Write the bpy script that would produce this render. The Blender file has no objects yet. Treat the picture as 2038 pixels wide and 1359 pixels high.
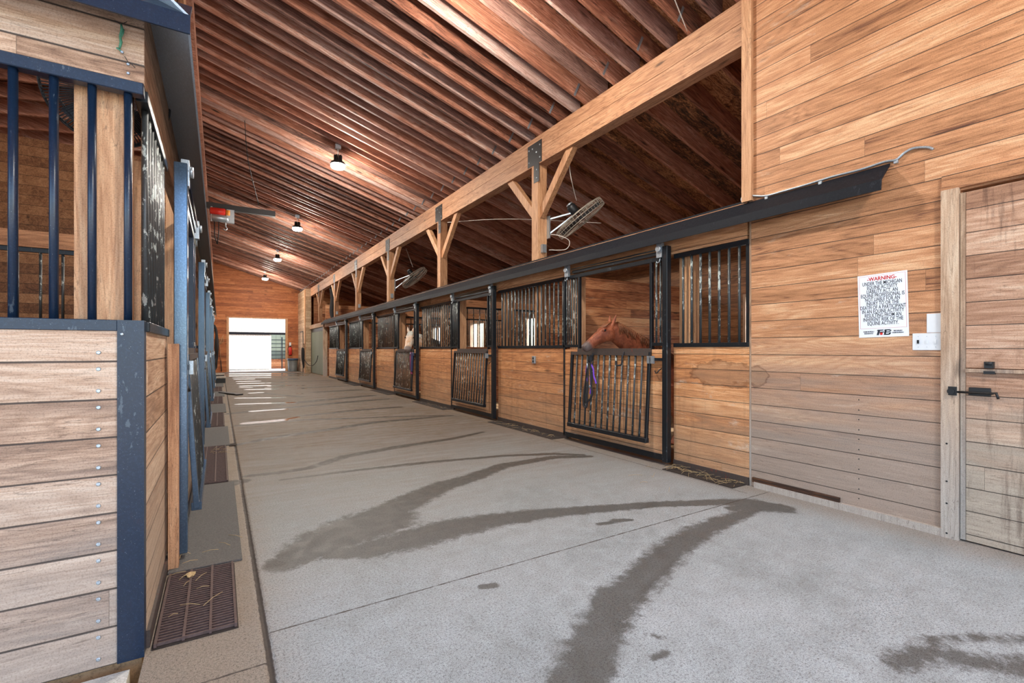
import bpy, bmesh, math, random
import numpy as np
from mathutils import Vector, Matrix
random.seed(4)
SC = bpy.context.scene
COL = SC.collection
# ------------------------------------------------------------------ camera
CX, CY, F, HY, EYE = 1019.0, 679.5, 940.0, 695.0, 1.2
TH = math.atan(582 / F)
cd = bpy.data.cameras.new('camera'); cam = bpy.data.objects.new('camera', cd); COL.objects.link(cam)
cd.sensor_width = 36; cd.lens = F / 2038 * 36; cd.shift_y = (HY - CY) / 2038; cd.clip_start = .05; cd.clip_end = 300
cam.location = (0, 0, EYE); cam.rotation_euler = (math.pi / 2, 0, -TH)
SC.camera = cam
# ------------------------------------------------------------------ world, sun, exposure
w = bpy.data.worlds.new('sky'); SC.world = w; w.use_nodes = True
nt = w.node_tree; nt.nodes.clear()
sky = nt.nodes.new('ShaderNodeTexSky'); sky.sky_type = 'NISHITA'; sky.sun_disc = False
sky.sun_elevation = math.radians(38); sky.sun_rotation = math.radians(110); sky.air_density = 1.0; sky.dust_density = 1.5
bg = nt.nodes.new('ShaderNodeBackground'); bg.inputs[1].default_value = .74
wo = nt.nodes.new('ShaderNodeOutputWorld')
nt.links.new(sky.outputs[0], bg.inputs[0]); nt.links.new(bg.outputs[0], wo.inputs[0])
sl = bpy.data.lights.new('sun', 'SUN'); sl.energy = 9; sl.angle = math.radians(.6); sl.color = (1, .95, .86)
so = bpy.data.objects.new('sun', sl); COL.objects.link(so)
so.rotation_euler = Vector((.8, -.3, .55)).to_track_quat('Z', 'Y').to_euler()
SC.view_settings.view_transform = 'Standard'; SC.view_settings.look = 'None'
SC.view_settings.exposure = 0.35; SC.view_settings.gamma = 1; SC.view_settings.use_curve_mapping = False
LAMP_EMIT = 720
# ------------------------------------------------------------------ layout
XR, XL, YF = 3.97, -.25, 28.8
BAY, Y0 = 3.6, 3.26
KR = .305
def roofz(x): return 4.33 + KR * (XR - x)
# ------------------------------------------------------------------ node helpers
class NT:
    def __init__(s, name):
        s.m = bpy.data.materials.new(name); s.m.use_nodes = True; s.t = s.m.node_tree; s.t.nodes.clear()
        s.out = s.t.nodes.new('ShaderNodeOutputMaterial'); s.b = s.t.nodes.new('ShaderNodeBsdfPrincipled')
        s.t.links.new(s.b.outputs[0], s.out.inputs[0])
        g = s.t.nodes.new('ShaderNodeNewGeometry'); s.pos = g.outputs['Position']
        sp = s.t.nodes.new('ShaderNodeSeparateXYZ'); s.t.links.new(s.pos, sp.inputs[0])
        s.X, s.Y, s.Z = sp.outputs
    def put(s, sock, v):
        if isinstance(v, bpy.types.NodeSocket): s.t.links.new(v, sock)
        elif v is not None:
            try: sock.default_value = v
            except Exception: sock.default_value = (*v, 1)
    def mt(s, op, a, b=0.0, c=0.0, clamp=False):
        n = s.t.nodes.new('ShaderNodeMath'); n.operation = op; n.use_clamp = clamp
        s.put(n.inputs[0], a); s.put(n.inputs[1], b); s.put(n.inputs[2], c); return n.outputs[0]
    def ss(s, x, a, b, o0=0.0, o1=1.0):
        n = s.t.nodes.new('ShaderNodeMapRange'); n.interpolation_type = 'SMOOTHSTEP'
        s.put(n.inputs[0], x); s.put(n.inputs[1], a); s.put(n.inputs[2], b); s.put(n.inputs[3], o0); s.put(n.inputs[4], o1); return n.outputs[0]
    def vec(s, x, y, z):
        n = s.t.nodes.new('ShaderNodeCombineXYZ'); s.put(n.inputs[0], x); s.put(n.inputs[1], y); s.put(n.inputs[2], z); return n.outputs[0]
    def noise(s, v, scale=1.0, detail=4, rough=.6, dist=0.0):
        n = s.t.nodes.new('ShaderNodeTexNoise'); s.put(n.inputs['Vector'], v); n.inputs['Scale'].default_value = scale
        n.inputs['Detail'].default_value = detail; n.inputs['Roughness'].default_value = rough; n.inputs['Distortion'].default_value = dist
        return n.outputs[0]
    def rnd(s, v):
        n = s.t.nodes.new('ShaderNodeTexWhiteNoise'); n.noise_dimensions = '1D'; s.put(n.inputs['W'], v); return n.outputs[0]
    def mix(s, f, a, b, mode='MIX'):
        n = s.t.nodes.new('ShaderNodeMix'); n.data_type = 'RGBA'; n.blend_type = mode
        s.put(n.inputs[0], f); s.put(n.inputs[6], a if isinstance(a, bpy.types.NodeSocket) else (*a, 1)); s.put(n.inputs[7], b if isinstance(b, bpy.types.NodeSocket) else (*b, 1)); return n.outputs[2]
    def ramp(s, f, stops):
        n = s.t.nodes.new('ShaderNodeValToRGB'); s.put(n.inputs[0], f); e = n.color_ramp.elements
        while len(e) < len(stops): e.new(.5)
        for i, (p, c) in enumerate(stops): e[i].position = p; e[i].color = (*c, 1)
        return n.outputs[0]
    def bump(s, h, st=.3, d=.01):
        n = s.t.nodes.new('ShaderNodeBump'); n.inputs['Strength'].default_value = st; n.inputs['Distance'].default_value = d
        s.put(n.inputs['Height'], h); s.t.links.new(n.outputs[0], s.b.inputs['Normal'])
    def fin(s, col, rough=.6, metal=0.0, spec=None):
        s.put(s.b.inputs['Base Color'], col); s.put(s.b.inputs['Roughness'], rough); s.put(s.b.inputs['Metallic'], metal)
        if spec is not None: s.b.inputs['Specular IOR Level'].default_value = spec
        return s.m
def lin(r, g, b): return tuple(((v / 255) / 12.92 if v / 255 < .04045 else ((v / 255 + .055) / 1.055) ** 2.4) for v in (r, g, b))

def wood(name, along, across, bw, stops, grey=None, seam=.0016, seamoff=0.0, vary=.24, rough=.62, scuff=.0, browning=None, knots=.75, crack=.35, blen=4.3, slope=0.0, stain=None):
    s = NT(name); ax = {'X': s.X, 'Y': s.Y, 'Z': s.Z}
    a, b = ax[along], ax[across]
    if slope: b = s.mt('ADD', b, s.mt('MULTIPLY', a, slope))
    c = ax[[k for k in 'XYZ' if k not in (along, across)][0]]
    if bw:
        fb = s.mt('DIVIDE', s.mt('ADD', b, 50 * bw - seamoff), bw)
        r0 = s.rnd(s.mt('ADD', s.mt('FLOOR', fb), 3.37))
        la = s.mt('ADD', s.mt('DIVIDE', a, blen), s.mt('MULTIPLY', r0, 9.0))   # butt joints along each board
        r = s.rnd(s.mt('ADD', s.mt('MULTIPLY', s.mt('FLOOR', la), 7.31), s.mt('MULTIPLY', s.mt('FLOOR', fb), 1.17)))
        fr = s.mt('FRACT', fb); d = s.mt('MULTIPLY', s.mt('MINIMUM', fr, s.mt('SUBTRACT', 1.0, fr)), bw)
        fl = s.mt('FRACT', la); dl = s.mt('MULTIPLY', s.mt('MINIMUM', fl, s.mt('SUBTRACT', 1.0, fl)), blen)
        wob = s.mt('MULTIPLY', s.noise(s.vec(s.mt('MULTIPLY', a, 3.0), fb, 0.0), 1, 2), seam * 1.6)
        sm = s.mt('MAXIMUM', s.ss(s.mt('SUBTRACT', d, wob), seam * .4, seam * 1.5, 1, 0), s.ss(dl, .0004, .0015, .6, 0))
    else:
        oi = s.t.nodes.new('ShaderNodeObjectInfo'); r = oi.outputs['Random']; sm = None
    off = s.mt('MULTIPLY', r, 31.0)
    ao = s.mt('ADD', a, off)
    v1 = s.vec(s.mt('MULTIPLY', ao, 1.6), s.mt('MULTIPLY', b, 26.0), s.mt('MULTIPLY', c, 26.0))
    g1 = s.noise(v1, 1.0, 7, .68, 1.3)
    v2 = s.vec(s.mt('MULTIPLY', ao, .8), s.mt('MULTIPLY', b, 5.0), s.mt('MULTIPLY', c, 5.0))
    g2 = s.noise(v2, 1.3, 4, .6, .8)
    v3 = s.vec(s.mt('MULTIPLY', ao, 6.0), s.mt('MULTIPLY', b, 160.0), s.mt('MULTIPLY', c, 160.0))
    g3 = s.noise(v3, 1.0, 4, .75)
    # growth-ring lines, stretched along the board
    ring = s.mt('ABSOLUTE', s.mt('SINE', s.mt('MULTIPLY', s.noise(s.vec(s.mt('MULTIPLY', ao, .55), s.mt('MULTIPLY', b, 4.2), s.mt('MULTIPLY', c, 4.2)), 1.0, 2, .5, .4), 62.0)))
    tone = s.mt('ADD', s.mt('ADD', s.mt('MULTIPLY', g1, .62), s.mt('MULTIPLY', g2, .5)), s.mt('MULTIPLY', s.mt('SUBTRACT', r, .5), vary))
    tone = s.mt('ADD', tone, s.mt('MULTIPLY', s.mt('SUBTRACT', g3, .5), .55))
    tone = s.mt('SUBTRACT', s.mt('ADD', tone, s.mt('MULTIPLY', ring, .10)), .11)
    col = s.ramp(tone, stops)
    if knots:
        vo = s.t.nodes.new('ShaderNodeTexVoronoi'); vo.feature = 'F1'
        s.put(vo.inputs['Vector'], s.vec(s.mt('MULTIPLY', ao, 1.25), s.mt('MULTIPLY', b, 4.7), s.mt('MULTIPLY', c, 4.7))); vo.inputs['Scale'].default_value = 1
        kd = s.mt('ADD', vo.outputs['Distance'], s.mt('MULTIPLY', s.mt('SUBTRACT', g1, .5), .12))
        km = s.mt('MULTIPLY', s.ss(kd, .03, .13, 1, 0), knots)
        col = s.mix(km, col, tuple(v * .30 for v in stops[0][1]))
    if grey:                     # (z_hi, z_lo, colour, amount) sun- and wash-bleached boards
        zh, zl, gc, amt = grey
        gm = s.mt('MULTIPLY', s.ss(s.mt('ADD', s.Z, s.mt('MULTIPLY', s.mt('SUBTRACT', g2, .5), 1.1)), zl, zh, 1, 0), amt)
        gcol = s.mix(g1, tuple(v * .60 for v in gc), tuple(min(1, v * 1.18) for v in gc))
        col = s.mix(gm, col, gcol)
    if scuff:
        sn = s.noise(s.vec(s.mt('MULTIPLY', a, 2.2), s.mt('MULTIPLY', b, 7.0), s.mt('MULTIPLY', c, 7.0)), 1.1, 6, .72, .5)
        col = s.mix(s.ss(sn, .60, .74, 0, scuff), col, lin(205, 186, 168))
    if browning:                     # vertical drip runs and smears
        dn = s.noise(s.vec(s.mt('MULTIPLY', s.X, 11.0), s.mt('MULTIPLY', s.Y, 11.0), s.mt('MULTIPLY', s.Z, 1.1)), 1, 5, .7)
        col = s.mix(s.ss(dn, .52, .66, 0, browning), col, lin(70, 42, 28))
    if stain:                    # dried water stain with a dark rim
        cy, cz, ry, rz = stain
        e = s.mt('SQRT', s.mt('ADD', s.mt('POWER', s.mt('DIVIDE', s.mt('SUBTRACT', s.Y, cy), ry), 2.0), s.mt('POWER', s.mt('DIVIDE', s.mt('SUBTRACT', s.Z, cz), rz), 2.0)))
        e = s.mt('ADD', e, s.mt('MULTIPLY', s.mt('SUBTRACT', s.noise(s.vec(0.0, s.mt('MULTIPLY', s.Y, 6.0), s.mt('MULTIPLY', s.Z, 12.0)), 1, 4, .6), .5), 1.5))
        col = s.mix(s.ss(e, .75, .95, .45, 0), col, lin(150, 118, 92))
        col = s.mix(s.mt('MULTIPLY', s.ss(e, .72, .90), s.ss(e, .92, 1.02, .5, 0)), col, lin(84, 46, 24))
    # dark drying cracks
    cn = s.noise(v1, .9, 3, .5, 2.2)
    ck = s.ss(s.mt('ABSOLUTE', s.mt('SUBTRACT', cn, .5)), .0, .018, crack, 0)
    ck = s.mt('MULTIPLY', ck, s.ss(g2, .42, .6))
    col = s.mix(ck, col, tuple(v * .22 for v in stops[0][1]))
    sp = s.noise(s.pos, 170.0, 3, .8)
    col = s.mix(1.0, col, s.ramp(sp, [(.36, (.70, .68, .67)), (.5, (1, 1, 1)), (.62, (1.0, 1.0, 1.0))]), 'MULTIPLY')
    if sm is not None: col = s.mix(s.mt('MULTIPLY', sm, .88), col, (.018, .010, .007))
    h = s.mt('ADD', s.mt('MULTIPLY', g1, .3), s.mt('MULTIPLY', g3, .2))
    if sm is not None: h = s.mt('SUBTRACT', h, s.mt('MULTIPLY', sm, 1.0))
    s.bump(h, .35, .006)
    return s.fin(col, rough)

def paint(name, base, rough=.35, chips=.25, chipcol=(.45, .5, .52), rust=.15, metal=0.0, spec=.6, speck=.5, cov=.66):
    s = NT(name)
    n1 = s.noise(s.vec(s.mt('MULTIPLY', s.X, 40.0), s.mt('MULTIPLY', s.Y, 40.0), s.mt('MULTIPLY', s.Z, 16.0)), 1, 5, .7)
    n2 = s.noise(s.pos, 2.3, 3); n3 = s.noise(s.pos, 120, 3, .8)
    col = s.mix(s.ss(n3, .45, .75), base, tuple(min(1, v * 1.5 + .003) for v in base))
    col = s.mix(s.mt('MULTIPLY', s.ss(s.mt('ADD', n1, s.mt('MULTIPLY', s.mt('SUBTRACT', n2, .5), .5)), cov, cov + .03), chips), col, chipcol)
    col = s.mix(s.mt('MULTIPLY', s.ss(s.mt('SUBTRACT', n1, s.mt('MULTIPLY', n2, .25)), .50, .53), rust), col, lin(120, 52, 34))
    col = s.mix(s.ss(s.noise(s.pos, 210, 2, .9), .70, .76, 0, speck), col, (.6, .62, .65))
    s.bump(n3, .12, .002)
    return s.fin(col, s.ss(n1, .3, .7, rough * .92, min(1, rough * 1.12)), metal, spec)

def plain(name, col, rough=.5, metal=0.0, var=.12, scale=30, spec=None):
    s = NT(name); n = s.noise(s.pos, scale, 4, .7)
    c = s.mix(n, tuple(v * (1 - var * 2) for v in col), tuple(min(1, v * (1 + var * 2)) for v in col))
    return s.fin(c, rough, metal, spec)

OR = lambda *k: [(p, lin(*c)) for p, c in k]
M = {}
pine = OR((.24, (96, 54, 34)), (.40, (166, 114, 76)), (.56, (196, 139, 98)), (.76, (224, 180, 140)))
M['wall'] = wood('plank_wall_wood', 'Y', 'Z', .1442, pine, grey=(1.5, .3, lin(164, 148, 136), .9), stain=(2.36, .97, .10, .10), scuff=.5)
M['front'] = wood('stall_board_wood', 'Y', 'Z', .1442, OR((.22, (112, 68, 40)), (.40, (178, 114, 70)), (.56, (212, 146, 94)), (.74, (234, 182, 136))), grey=(1.1, -.15, lin(184, 152, 122), .72), scuff=.8, browning=.15, stain=(2.70, .97, .36, .13))
M['header'] = wood('header_board_wood', 'Y', 'Z', .19, pine, seamoff=.12, scuff=.3)
M['left'] = wood('grey_pine_wood', 'X', 'Z', .1442, OR((.2, (96, 66, 48)), (.40, (150, 116, 92)), (.56, (188, 154, 128)), (.76, (216, 190, 168))), grey=(1.3, -.2, lin(170, 158, 148), .75), scuff=.3, seam=.002, crack=.5)
M['leftside'] = wood('side_board_wood', 'Y', 'Z', .1442, OR((.2, (112, 78, 56)), (.40, (160, 122, 94)), (.56, (196, 160, 130)), (.74, (222, 196, 168))), grey=(1.0, .2, lin(186, 168, 148), .7), scuff=.3)
M['far'] = wood('far_wall_wood', 'X', 'Z', .1442, OR((.2, (84, 40, 18)), (.42, (150, 84, 42)), (.6, (190, 114, 64)), (.8, (214, 146, 92))), scuff=.1)
M['railx'] = wood('header_rail_wood', 'X', 'Z', None, OR((.2, (106, 66, 42)), (.40, (164, 110, 72)), (.58, (200, 142, 98)), (.8, (222, 172, 130))), scuff=.2)
M['part'] = wood('partition_wood', 'X', 'Z', .1442, OR((.22, (92, 50, 28)), (.40, (156, 92, 56)), (.56, (204, 138, 92)), (.74, (228, 176, 132))), scuff=.4)
M['beam'] = wood('beam_wood', 'Y', 'Z', None, OR((.2, (92, 56, 36)), (.40, (146, 98, 68)), (.58, (184, 134, 98)), (.8, (214, 168, 130))), scuff=.15, crack=.8)
M['post'] = wood('post_wood', 'Z', 'X', None, OR((.2, (106, 66, 42)), (.40, (164, 114, 78)), (.58, (198, 148, 108)), (.8, (222, 178, 138))), scuff=.1, crack=.6)
M['casing'] = wood('casing_wood', 'Z', 'Y', None, OR((.2, (120, 90, 68)), (.42, (164, 132, 106)), (.6, (194, 164, 138)), (.8, (214, 192, 168))), grey=(1.4, .1, lin(178, 172, 166), .8), crack=.5)
M['rafter'] = wood('rafter_wood', 'X', 'Z', None, OR((.22, (52, 32, 26)), (.36, (128, 78, 58)), (.52, (174, 114, 88)), (.66, (208, 156, 134)), (.80, (232, 202, 186))), vary=.34, scuff=.28, crack=.95, knots=.9, slope=KR)
M['raftergrey'] = wood('grey_rafter_wood', 'X', 'Z', None, OR((.22, (60, 40, 34)), (.38, (132, 96, 84)), (.54, (172, 132, 118)), (.68, (196, 164, 152)), (.82, (222, 202, 192))), vary=.30, scuff=.3, crack=.7, knots=.6, slope=KR)
M['sheath'] = wood('roof_sheathing_wood', 'X', 'Y', 1.22, OR((.30, (30, 18, 12)), (.45, (112, 70, 44)), (.54, (176, 116, 74)), (.68, (220, 166, 122))), crack=.9, vary=.2, scuff=.1)
M['outer'] = wood('outer_wall_wood', 'Y', 'Z', .1442, OR((.2, (70, 42, 26)), (.42, (128, 84, 54)), (.6, (168, 118, 80)), (.8, (196, 148, 108))))
M['door'] = wood('dutch_door_wood', 'Y', 'Z', .1442, OR((.2, (112, 76, 56)), (.42, (158, 116, 90)), (.6, (190, 150, 124)), (.8, (214, 184, 160))), grey=(1.15, .3, lin(180, 168, 152), .85), browning=.55, scuff=.4, seamoff=.05, crack=.5)
M['black'] = paint('black_tube_paint', (.006, .008, .011), .36, .22, (.30, .34, .36), .1, spec=.4, speck=.15)
M['blackL'] = paint('blue_black_tube_paint', (.006, .016, .038), .30, .12, (.45, .55, .6), .03, spec=.5, speck=.5)
M['tubeL'] = paint('glossy_blue_tube', (.10, .155, .235), .18, .10, (.45, .55, .6), .03, metal=.65, spec=.8, speck=.5)
M['rustrail'] = paint('worn_rusty_rail', (.05, .035, .03), .6, .5, (.16, .12, .10), .7, speck=.1)
M['wornbar'] = paint('worn_bar_paint', (.03, .034, .036), .42, 1.0, (.40, .45, .43), .30, cov=.585, speck=.3)
M['hood'] = paint('track_cover_paint', (.006, .007, .011), .6, .10, (.12, .13, .16), .04, spec=.18, speck=.12)
M['galv'] = paint('galvanised_steel', (.42, .47, .52), .38, .3, (.7, .75, .8), .1, metal=.75)
M['hoodL'] = paint('pale_blue_steel_cover', (.42, .50, .58), .32, .15, (.7, .75, .8), .03, metal=.25)
M['dark'] = plain('dark_iron', (.018, .018, .02), .45, .3)
M['white'] = plain('white_plastic', (.72, .74, .78), .45, 0, .03)
M['signw'] = plain('sign_white', (.80, .83, .90), .35, 0, .02)
M['ink'] = plain('sign_ink', (.015, .02, .03), .5, 0, .02)
M['redink'] = plain('sign_red', (.55, .02, .015), .5, 0, .02)
M['grate'] = plain('rusty_grate_iron', (.10, .062, .055), .75, .2, .4, 60)
M['pit'] = plain('dark_pit_dirt', (.025, .016, .012), .95, 0, .45, 25)
M['mat'] = plain('rubber_mat', (.105, .098, .092), .9, 0, .42, 110)
M['straw'] = plain('straw', lin(176, 150, 108), .7, 0, .35, 40)
M['purple'] = plain('purple_nylon', (.18, .06, .55), .6)
M['navy'] = plain('navy_nylon', (.03, .035, .10), .6)
M['maroon'] = plain('maroon_nylon', (.22, .03, .10), .6)
M['rope'] = plain('black_rope', (.022, .02, .022), .8, 0, .3, 200)
M['twine'] = plain('green_twine', lin(70, 130, 105), .7, 0, .3, 120)
M['red'] = plain('red_enamel', (.62, .03, .02), .3)
M['orangep'] = plain('orange_label', (.75, .28, .04), .5)
M['fangrey'] = plain('fan_grey_wire', lin(176, 164, 150), .45, .3)
M['fandark'] = plain('fan_blade_black', (.02, .02, .022), .5)
M['bin'] = plain('galvanised_bin', (.30, .34, .36), .4, .6, .2, 12)
M['binlid'] = plain('blue_bin_liner', (.02, .05, .10), .35)
M['doorgreen'] = wood('sage_door_panel', 'Y', 'Y', .25, OR((.2, (84, 92, 80)), (.5, (116, 124, 108)), (.8, (142, 148, 132))), knots=0, crack=0, vary=.1)
M['farpale'] = wood('pale_far_boards', 'Y', 'Z', .1442, OR((.2, (140, 110, 80)), (.42, (190, 158, 124)), (.6, (216, 188, 156)), (.8, (232, 212, 184))))
M['hoof'] = plain('hoof', (.06, .05, .045), .6)
M['eye'] = plain('horse_eye', (.006, .005, .005), .06)
M['white_wire'] = plain('white_cord', (.62, .56, .5), .6)

def mat_floor():
    s = NT('aisle_concrete')
    n1 = s.noise(s.pos, 1.1, 5, .65); n2 = s.noise(s.pos, 9, 6, .7, .6); n3 = s.noise(s.pos, 95, 3, .85); n4 = s.noise(s.pos, 230, 2, .9)
    vb = s.noise(s.vec(s.mt('MULTIPLY', s.X, 1.3), s.mt('MULTIPLY', s.Y, 9.0), 0.0), 1, 5, .7, .6)
    base = s.ramp(s.mt('ADD', s.mt('MULTIPLY', n1, .55), s.mt('MULTIPLY', n2, .45)), OR((.34, (140, 145, 147)), (.5, (168, 175, 179)), (.66, (188, 196, 202))))
    browning = s.mt('MULTIPLY', s.ss(s.mt('ADD', s.Y, s.mt('MULTIPLY', s.mt('SUBTRACT', n1, .5), 5.0)), .6, 7.5), s.ss(vb, .25, .7, .7, 1.0))  # concrete turns browner and darker down the aisle, broken up by noise
    base = s.mix(browning, base, lin(108, 88, 66))
    edge = s.ss(s.mt('ADD', s.mt('ABSOLUTE', s.mt('SUBTRACT', s.X, 1.95)), s.mt('MULTIPLY', s.mt('SUBTRACT', n2, .5), .5)), 1.55, 2.0, 0, .55)
    base = s.mix(edge, base, lin(140, 116, 92))
    base = s.mix(s.ss(s.mt('ADD', s.X, s.mt('MULTIPLY', s.mt('SUBTRACT', n2, .5), .16)), .13, .20, .75, 0), base, lin(142, 126, 108))
    at = s.t.nodes.new('ShaderNodeAttribute'); at.attribute_name = 'wet'
    ap = s.t.nodes.new('ShaderNodeAttribute'); ap.attribute_name = 'puddle'
    aj = s.t.nodes.new('ShaderNodeAttribute'); aj.attribute_name = 'joint'
    wet = s.ss(s.mt('ADD', at.outputs['Fac'], s.mt('MULTIPLY', s.mt('SUBTRACT', s.noise(s.pos, 14, 6, .75), .5), .75)), .38, .62)
    pud = s.ss(s.mt('ADD', ap.outputs['Fac'], s.mt('MULTIPLY', s.mt('SUBTRACT', s.noise(s.pos, 7, 4, .7), .5), .5)), .40, .6)
    base = s.mix(s.mt('MULTIPLY', wet, s.ss(s.Y, 3.0, 7.0, .74, .88)), base, lin(52, 42, 30))
    base = s.mix(s.mt('MULTIPLY', pud, .6), base, lin(90, 78, 64))
    base = s.mix(1.0, base, s.ramp(n3, [(.36, (.45, .43, .42)), (.48, (.92, .92, .92)), (.62, (1.0, 1.0, 1.0))]), 'MULTIPLY')
    base = s.mix(1.0, base, s.ramp(n4, [(.38, (.45, .45, .46)), (.5, (1, 1, 1)), (.7, (1, 1, 1))]), 'MULTIPLY')
    jw = s.mt('ADD', aj.outputs['Fac'], s.mt('MULTIPLY', s.mt('SUBTRACT', s.noise(s.pos, 22, 3), .5), .6))
    base = s.mix(s.ss(jw, .40, .70, 0, .95), base, (.035, .024, .018))
    r = s.mt('SUBTRACT', s.ss(n2, .3, .7, .62, .85), s.mt('MULTIPLY', wet, .12))
    r = s.mt('MULTIPLY', r, s.ss(pud, 0, 1, 1, .10))
    hh = s.mt('MULTIPLY', s.mt('ADD', s.mt('MULTIPLY', n3, .5), s.mt('MULTIPLY', n4, .3)), s.ss(pud, 0, 1, 1, .0))
    s.bump(s.mt('SUBTRACT', hh, jw), .35, .003)
    return s.fin(base, r, 0, .5)
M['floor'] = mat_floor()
def mat_conc(name, c=(178, 168, 156)):
    s = NT(name); n2 = s.noise(s.pos, 6, 6, .7, .6); n3 = s.noise(s.pos, 110, 3, .85)
    b = s.ramp(n2, [(.3, tuple(v * .62 for v in lin(*c))), (.6, lin(*c))])
    b = s.mix(1.0, b, s.ramp(n3, [(.32, (.5, .48, .46)), (.5, (1, 1, 1))]), 'MULTIPLY'); s.bump(n3, .3, .003)
    return s.fin(b, .8)
M['conc'] = mat_conc('kerb_concrete'); M['yard'] = mat_conc('bright_yard_gravel', (214, 210, 200)); M['dirtfloor'] = mat_conc('stall_floor_shavings', (150, 118, 84))
def mat_ribbed():
    s = NT('white_ribbed_steel'); wv = s.mt('FRACT', s.mt('MULTIPLY', s.X, 11.0))
    h = s.ss(s.mt('ABSOLUTE', s.mt('SUBTRACT', wv, .5)), .32, .45)
    c = s.mix(h, (.80, .81, .80), (.74, .75, .74)); s.bump(h, .8, .02); return s.fin(c, .45)
M['ribbed'] = mat_ribbed()
def mat_emit(name, col, st):
    s = NT(name); e = s.t.nodes.new('ShaderNodeEmission'); e.inputs[0].default_value = (*col, 1); e.inputs[1].default_value = st
    s.t.links.new(e.outputs[0], s.out.inputs[0]); return s.m
M['lens'] = mat_emit('lamp_lens_glow', (1.0, .94, .84), LAMP_EMIT)
def mat_glass():
    s = NT('window_glass'); tr = s.t.nodes.new('ShaderNodeBsdfTransparent'); tr.inputs[0].default_value = (.94, .96, .97, 1)
    mx = s.t.nodes.new('ShaderNodeMixShader'); mx.inputs[0].default_value = .07; s.fin((.8, .85, .9), .05)
    s.t.links.new(tr.outputs[0], mx.inputs[1]); s.t.links.new(s.b.outputs[0], mx.inputs[2]); s.t.links.new(mx.outputs[0], s.out.inputs[0])
    return s.m
M['glass'] = mat_glass()
def mat_hide(name, c1, c2, dark):
    s = NT(name); n = s.noise(s.pos, 7, 5, .7, .5); n2 = s.noise(s.vec(s.mt('MULTIPLY', s.X, 60.0), s.mt('MULTIPLY', s.Y, 60.0), s.mt('MULTIPLY', s.Z, 30.0)), 1, 4, .8)
    c = s.mix(s.ss(n, .35, .65), c1, c2); at = s.t.nodes.new('ShaderNodeAttribute'); at.attribute_name = 'muzzle'
    c = s.mix(s.ss(s.mt('ADD', at.outputs['Fac'], s.mt('MULTIPLY', s.mt('SUBTRACT', n, .5), .4)), .4, .8), c, dark)
    c = s.mix(1.0, c, s.ramp(n2, [(.3, (.6, .6, .6)), (.5, (1, 1, 1))]), 'MULTIPLY'); s.bump(n2, .2, .002)
    return s.fin(c, .5, 0, .4)
M['sorrel'] = mat_hide('sorrel_hide', lin(116, 58, 36), lin(164, 92, 62), lin(96, 80, 76))
M['sorrelmane'] = plain('sorrel_mane', lin(124, 72, 40), .6, 0, .4, 60)
M['pale'] = mat_hide('palomino_hide', lin(206, 156, 112), lin(222, 206, 192), lin(120, 104, 98))
M['palemane'] = plain('pale_mane', lin(214, 206, 196), .6, 0, .3, 60)

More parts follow.
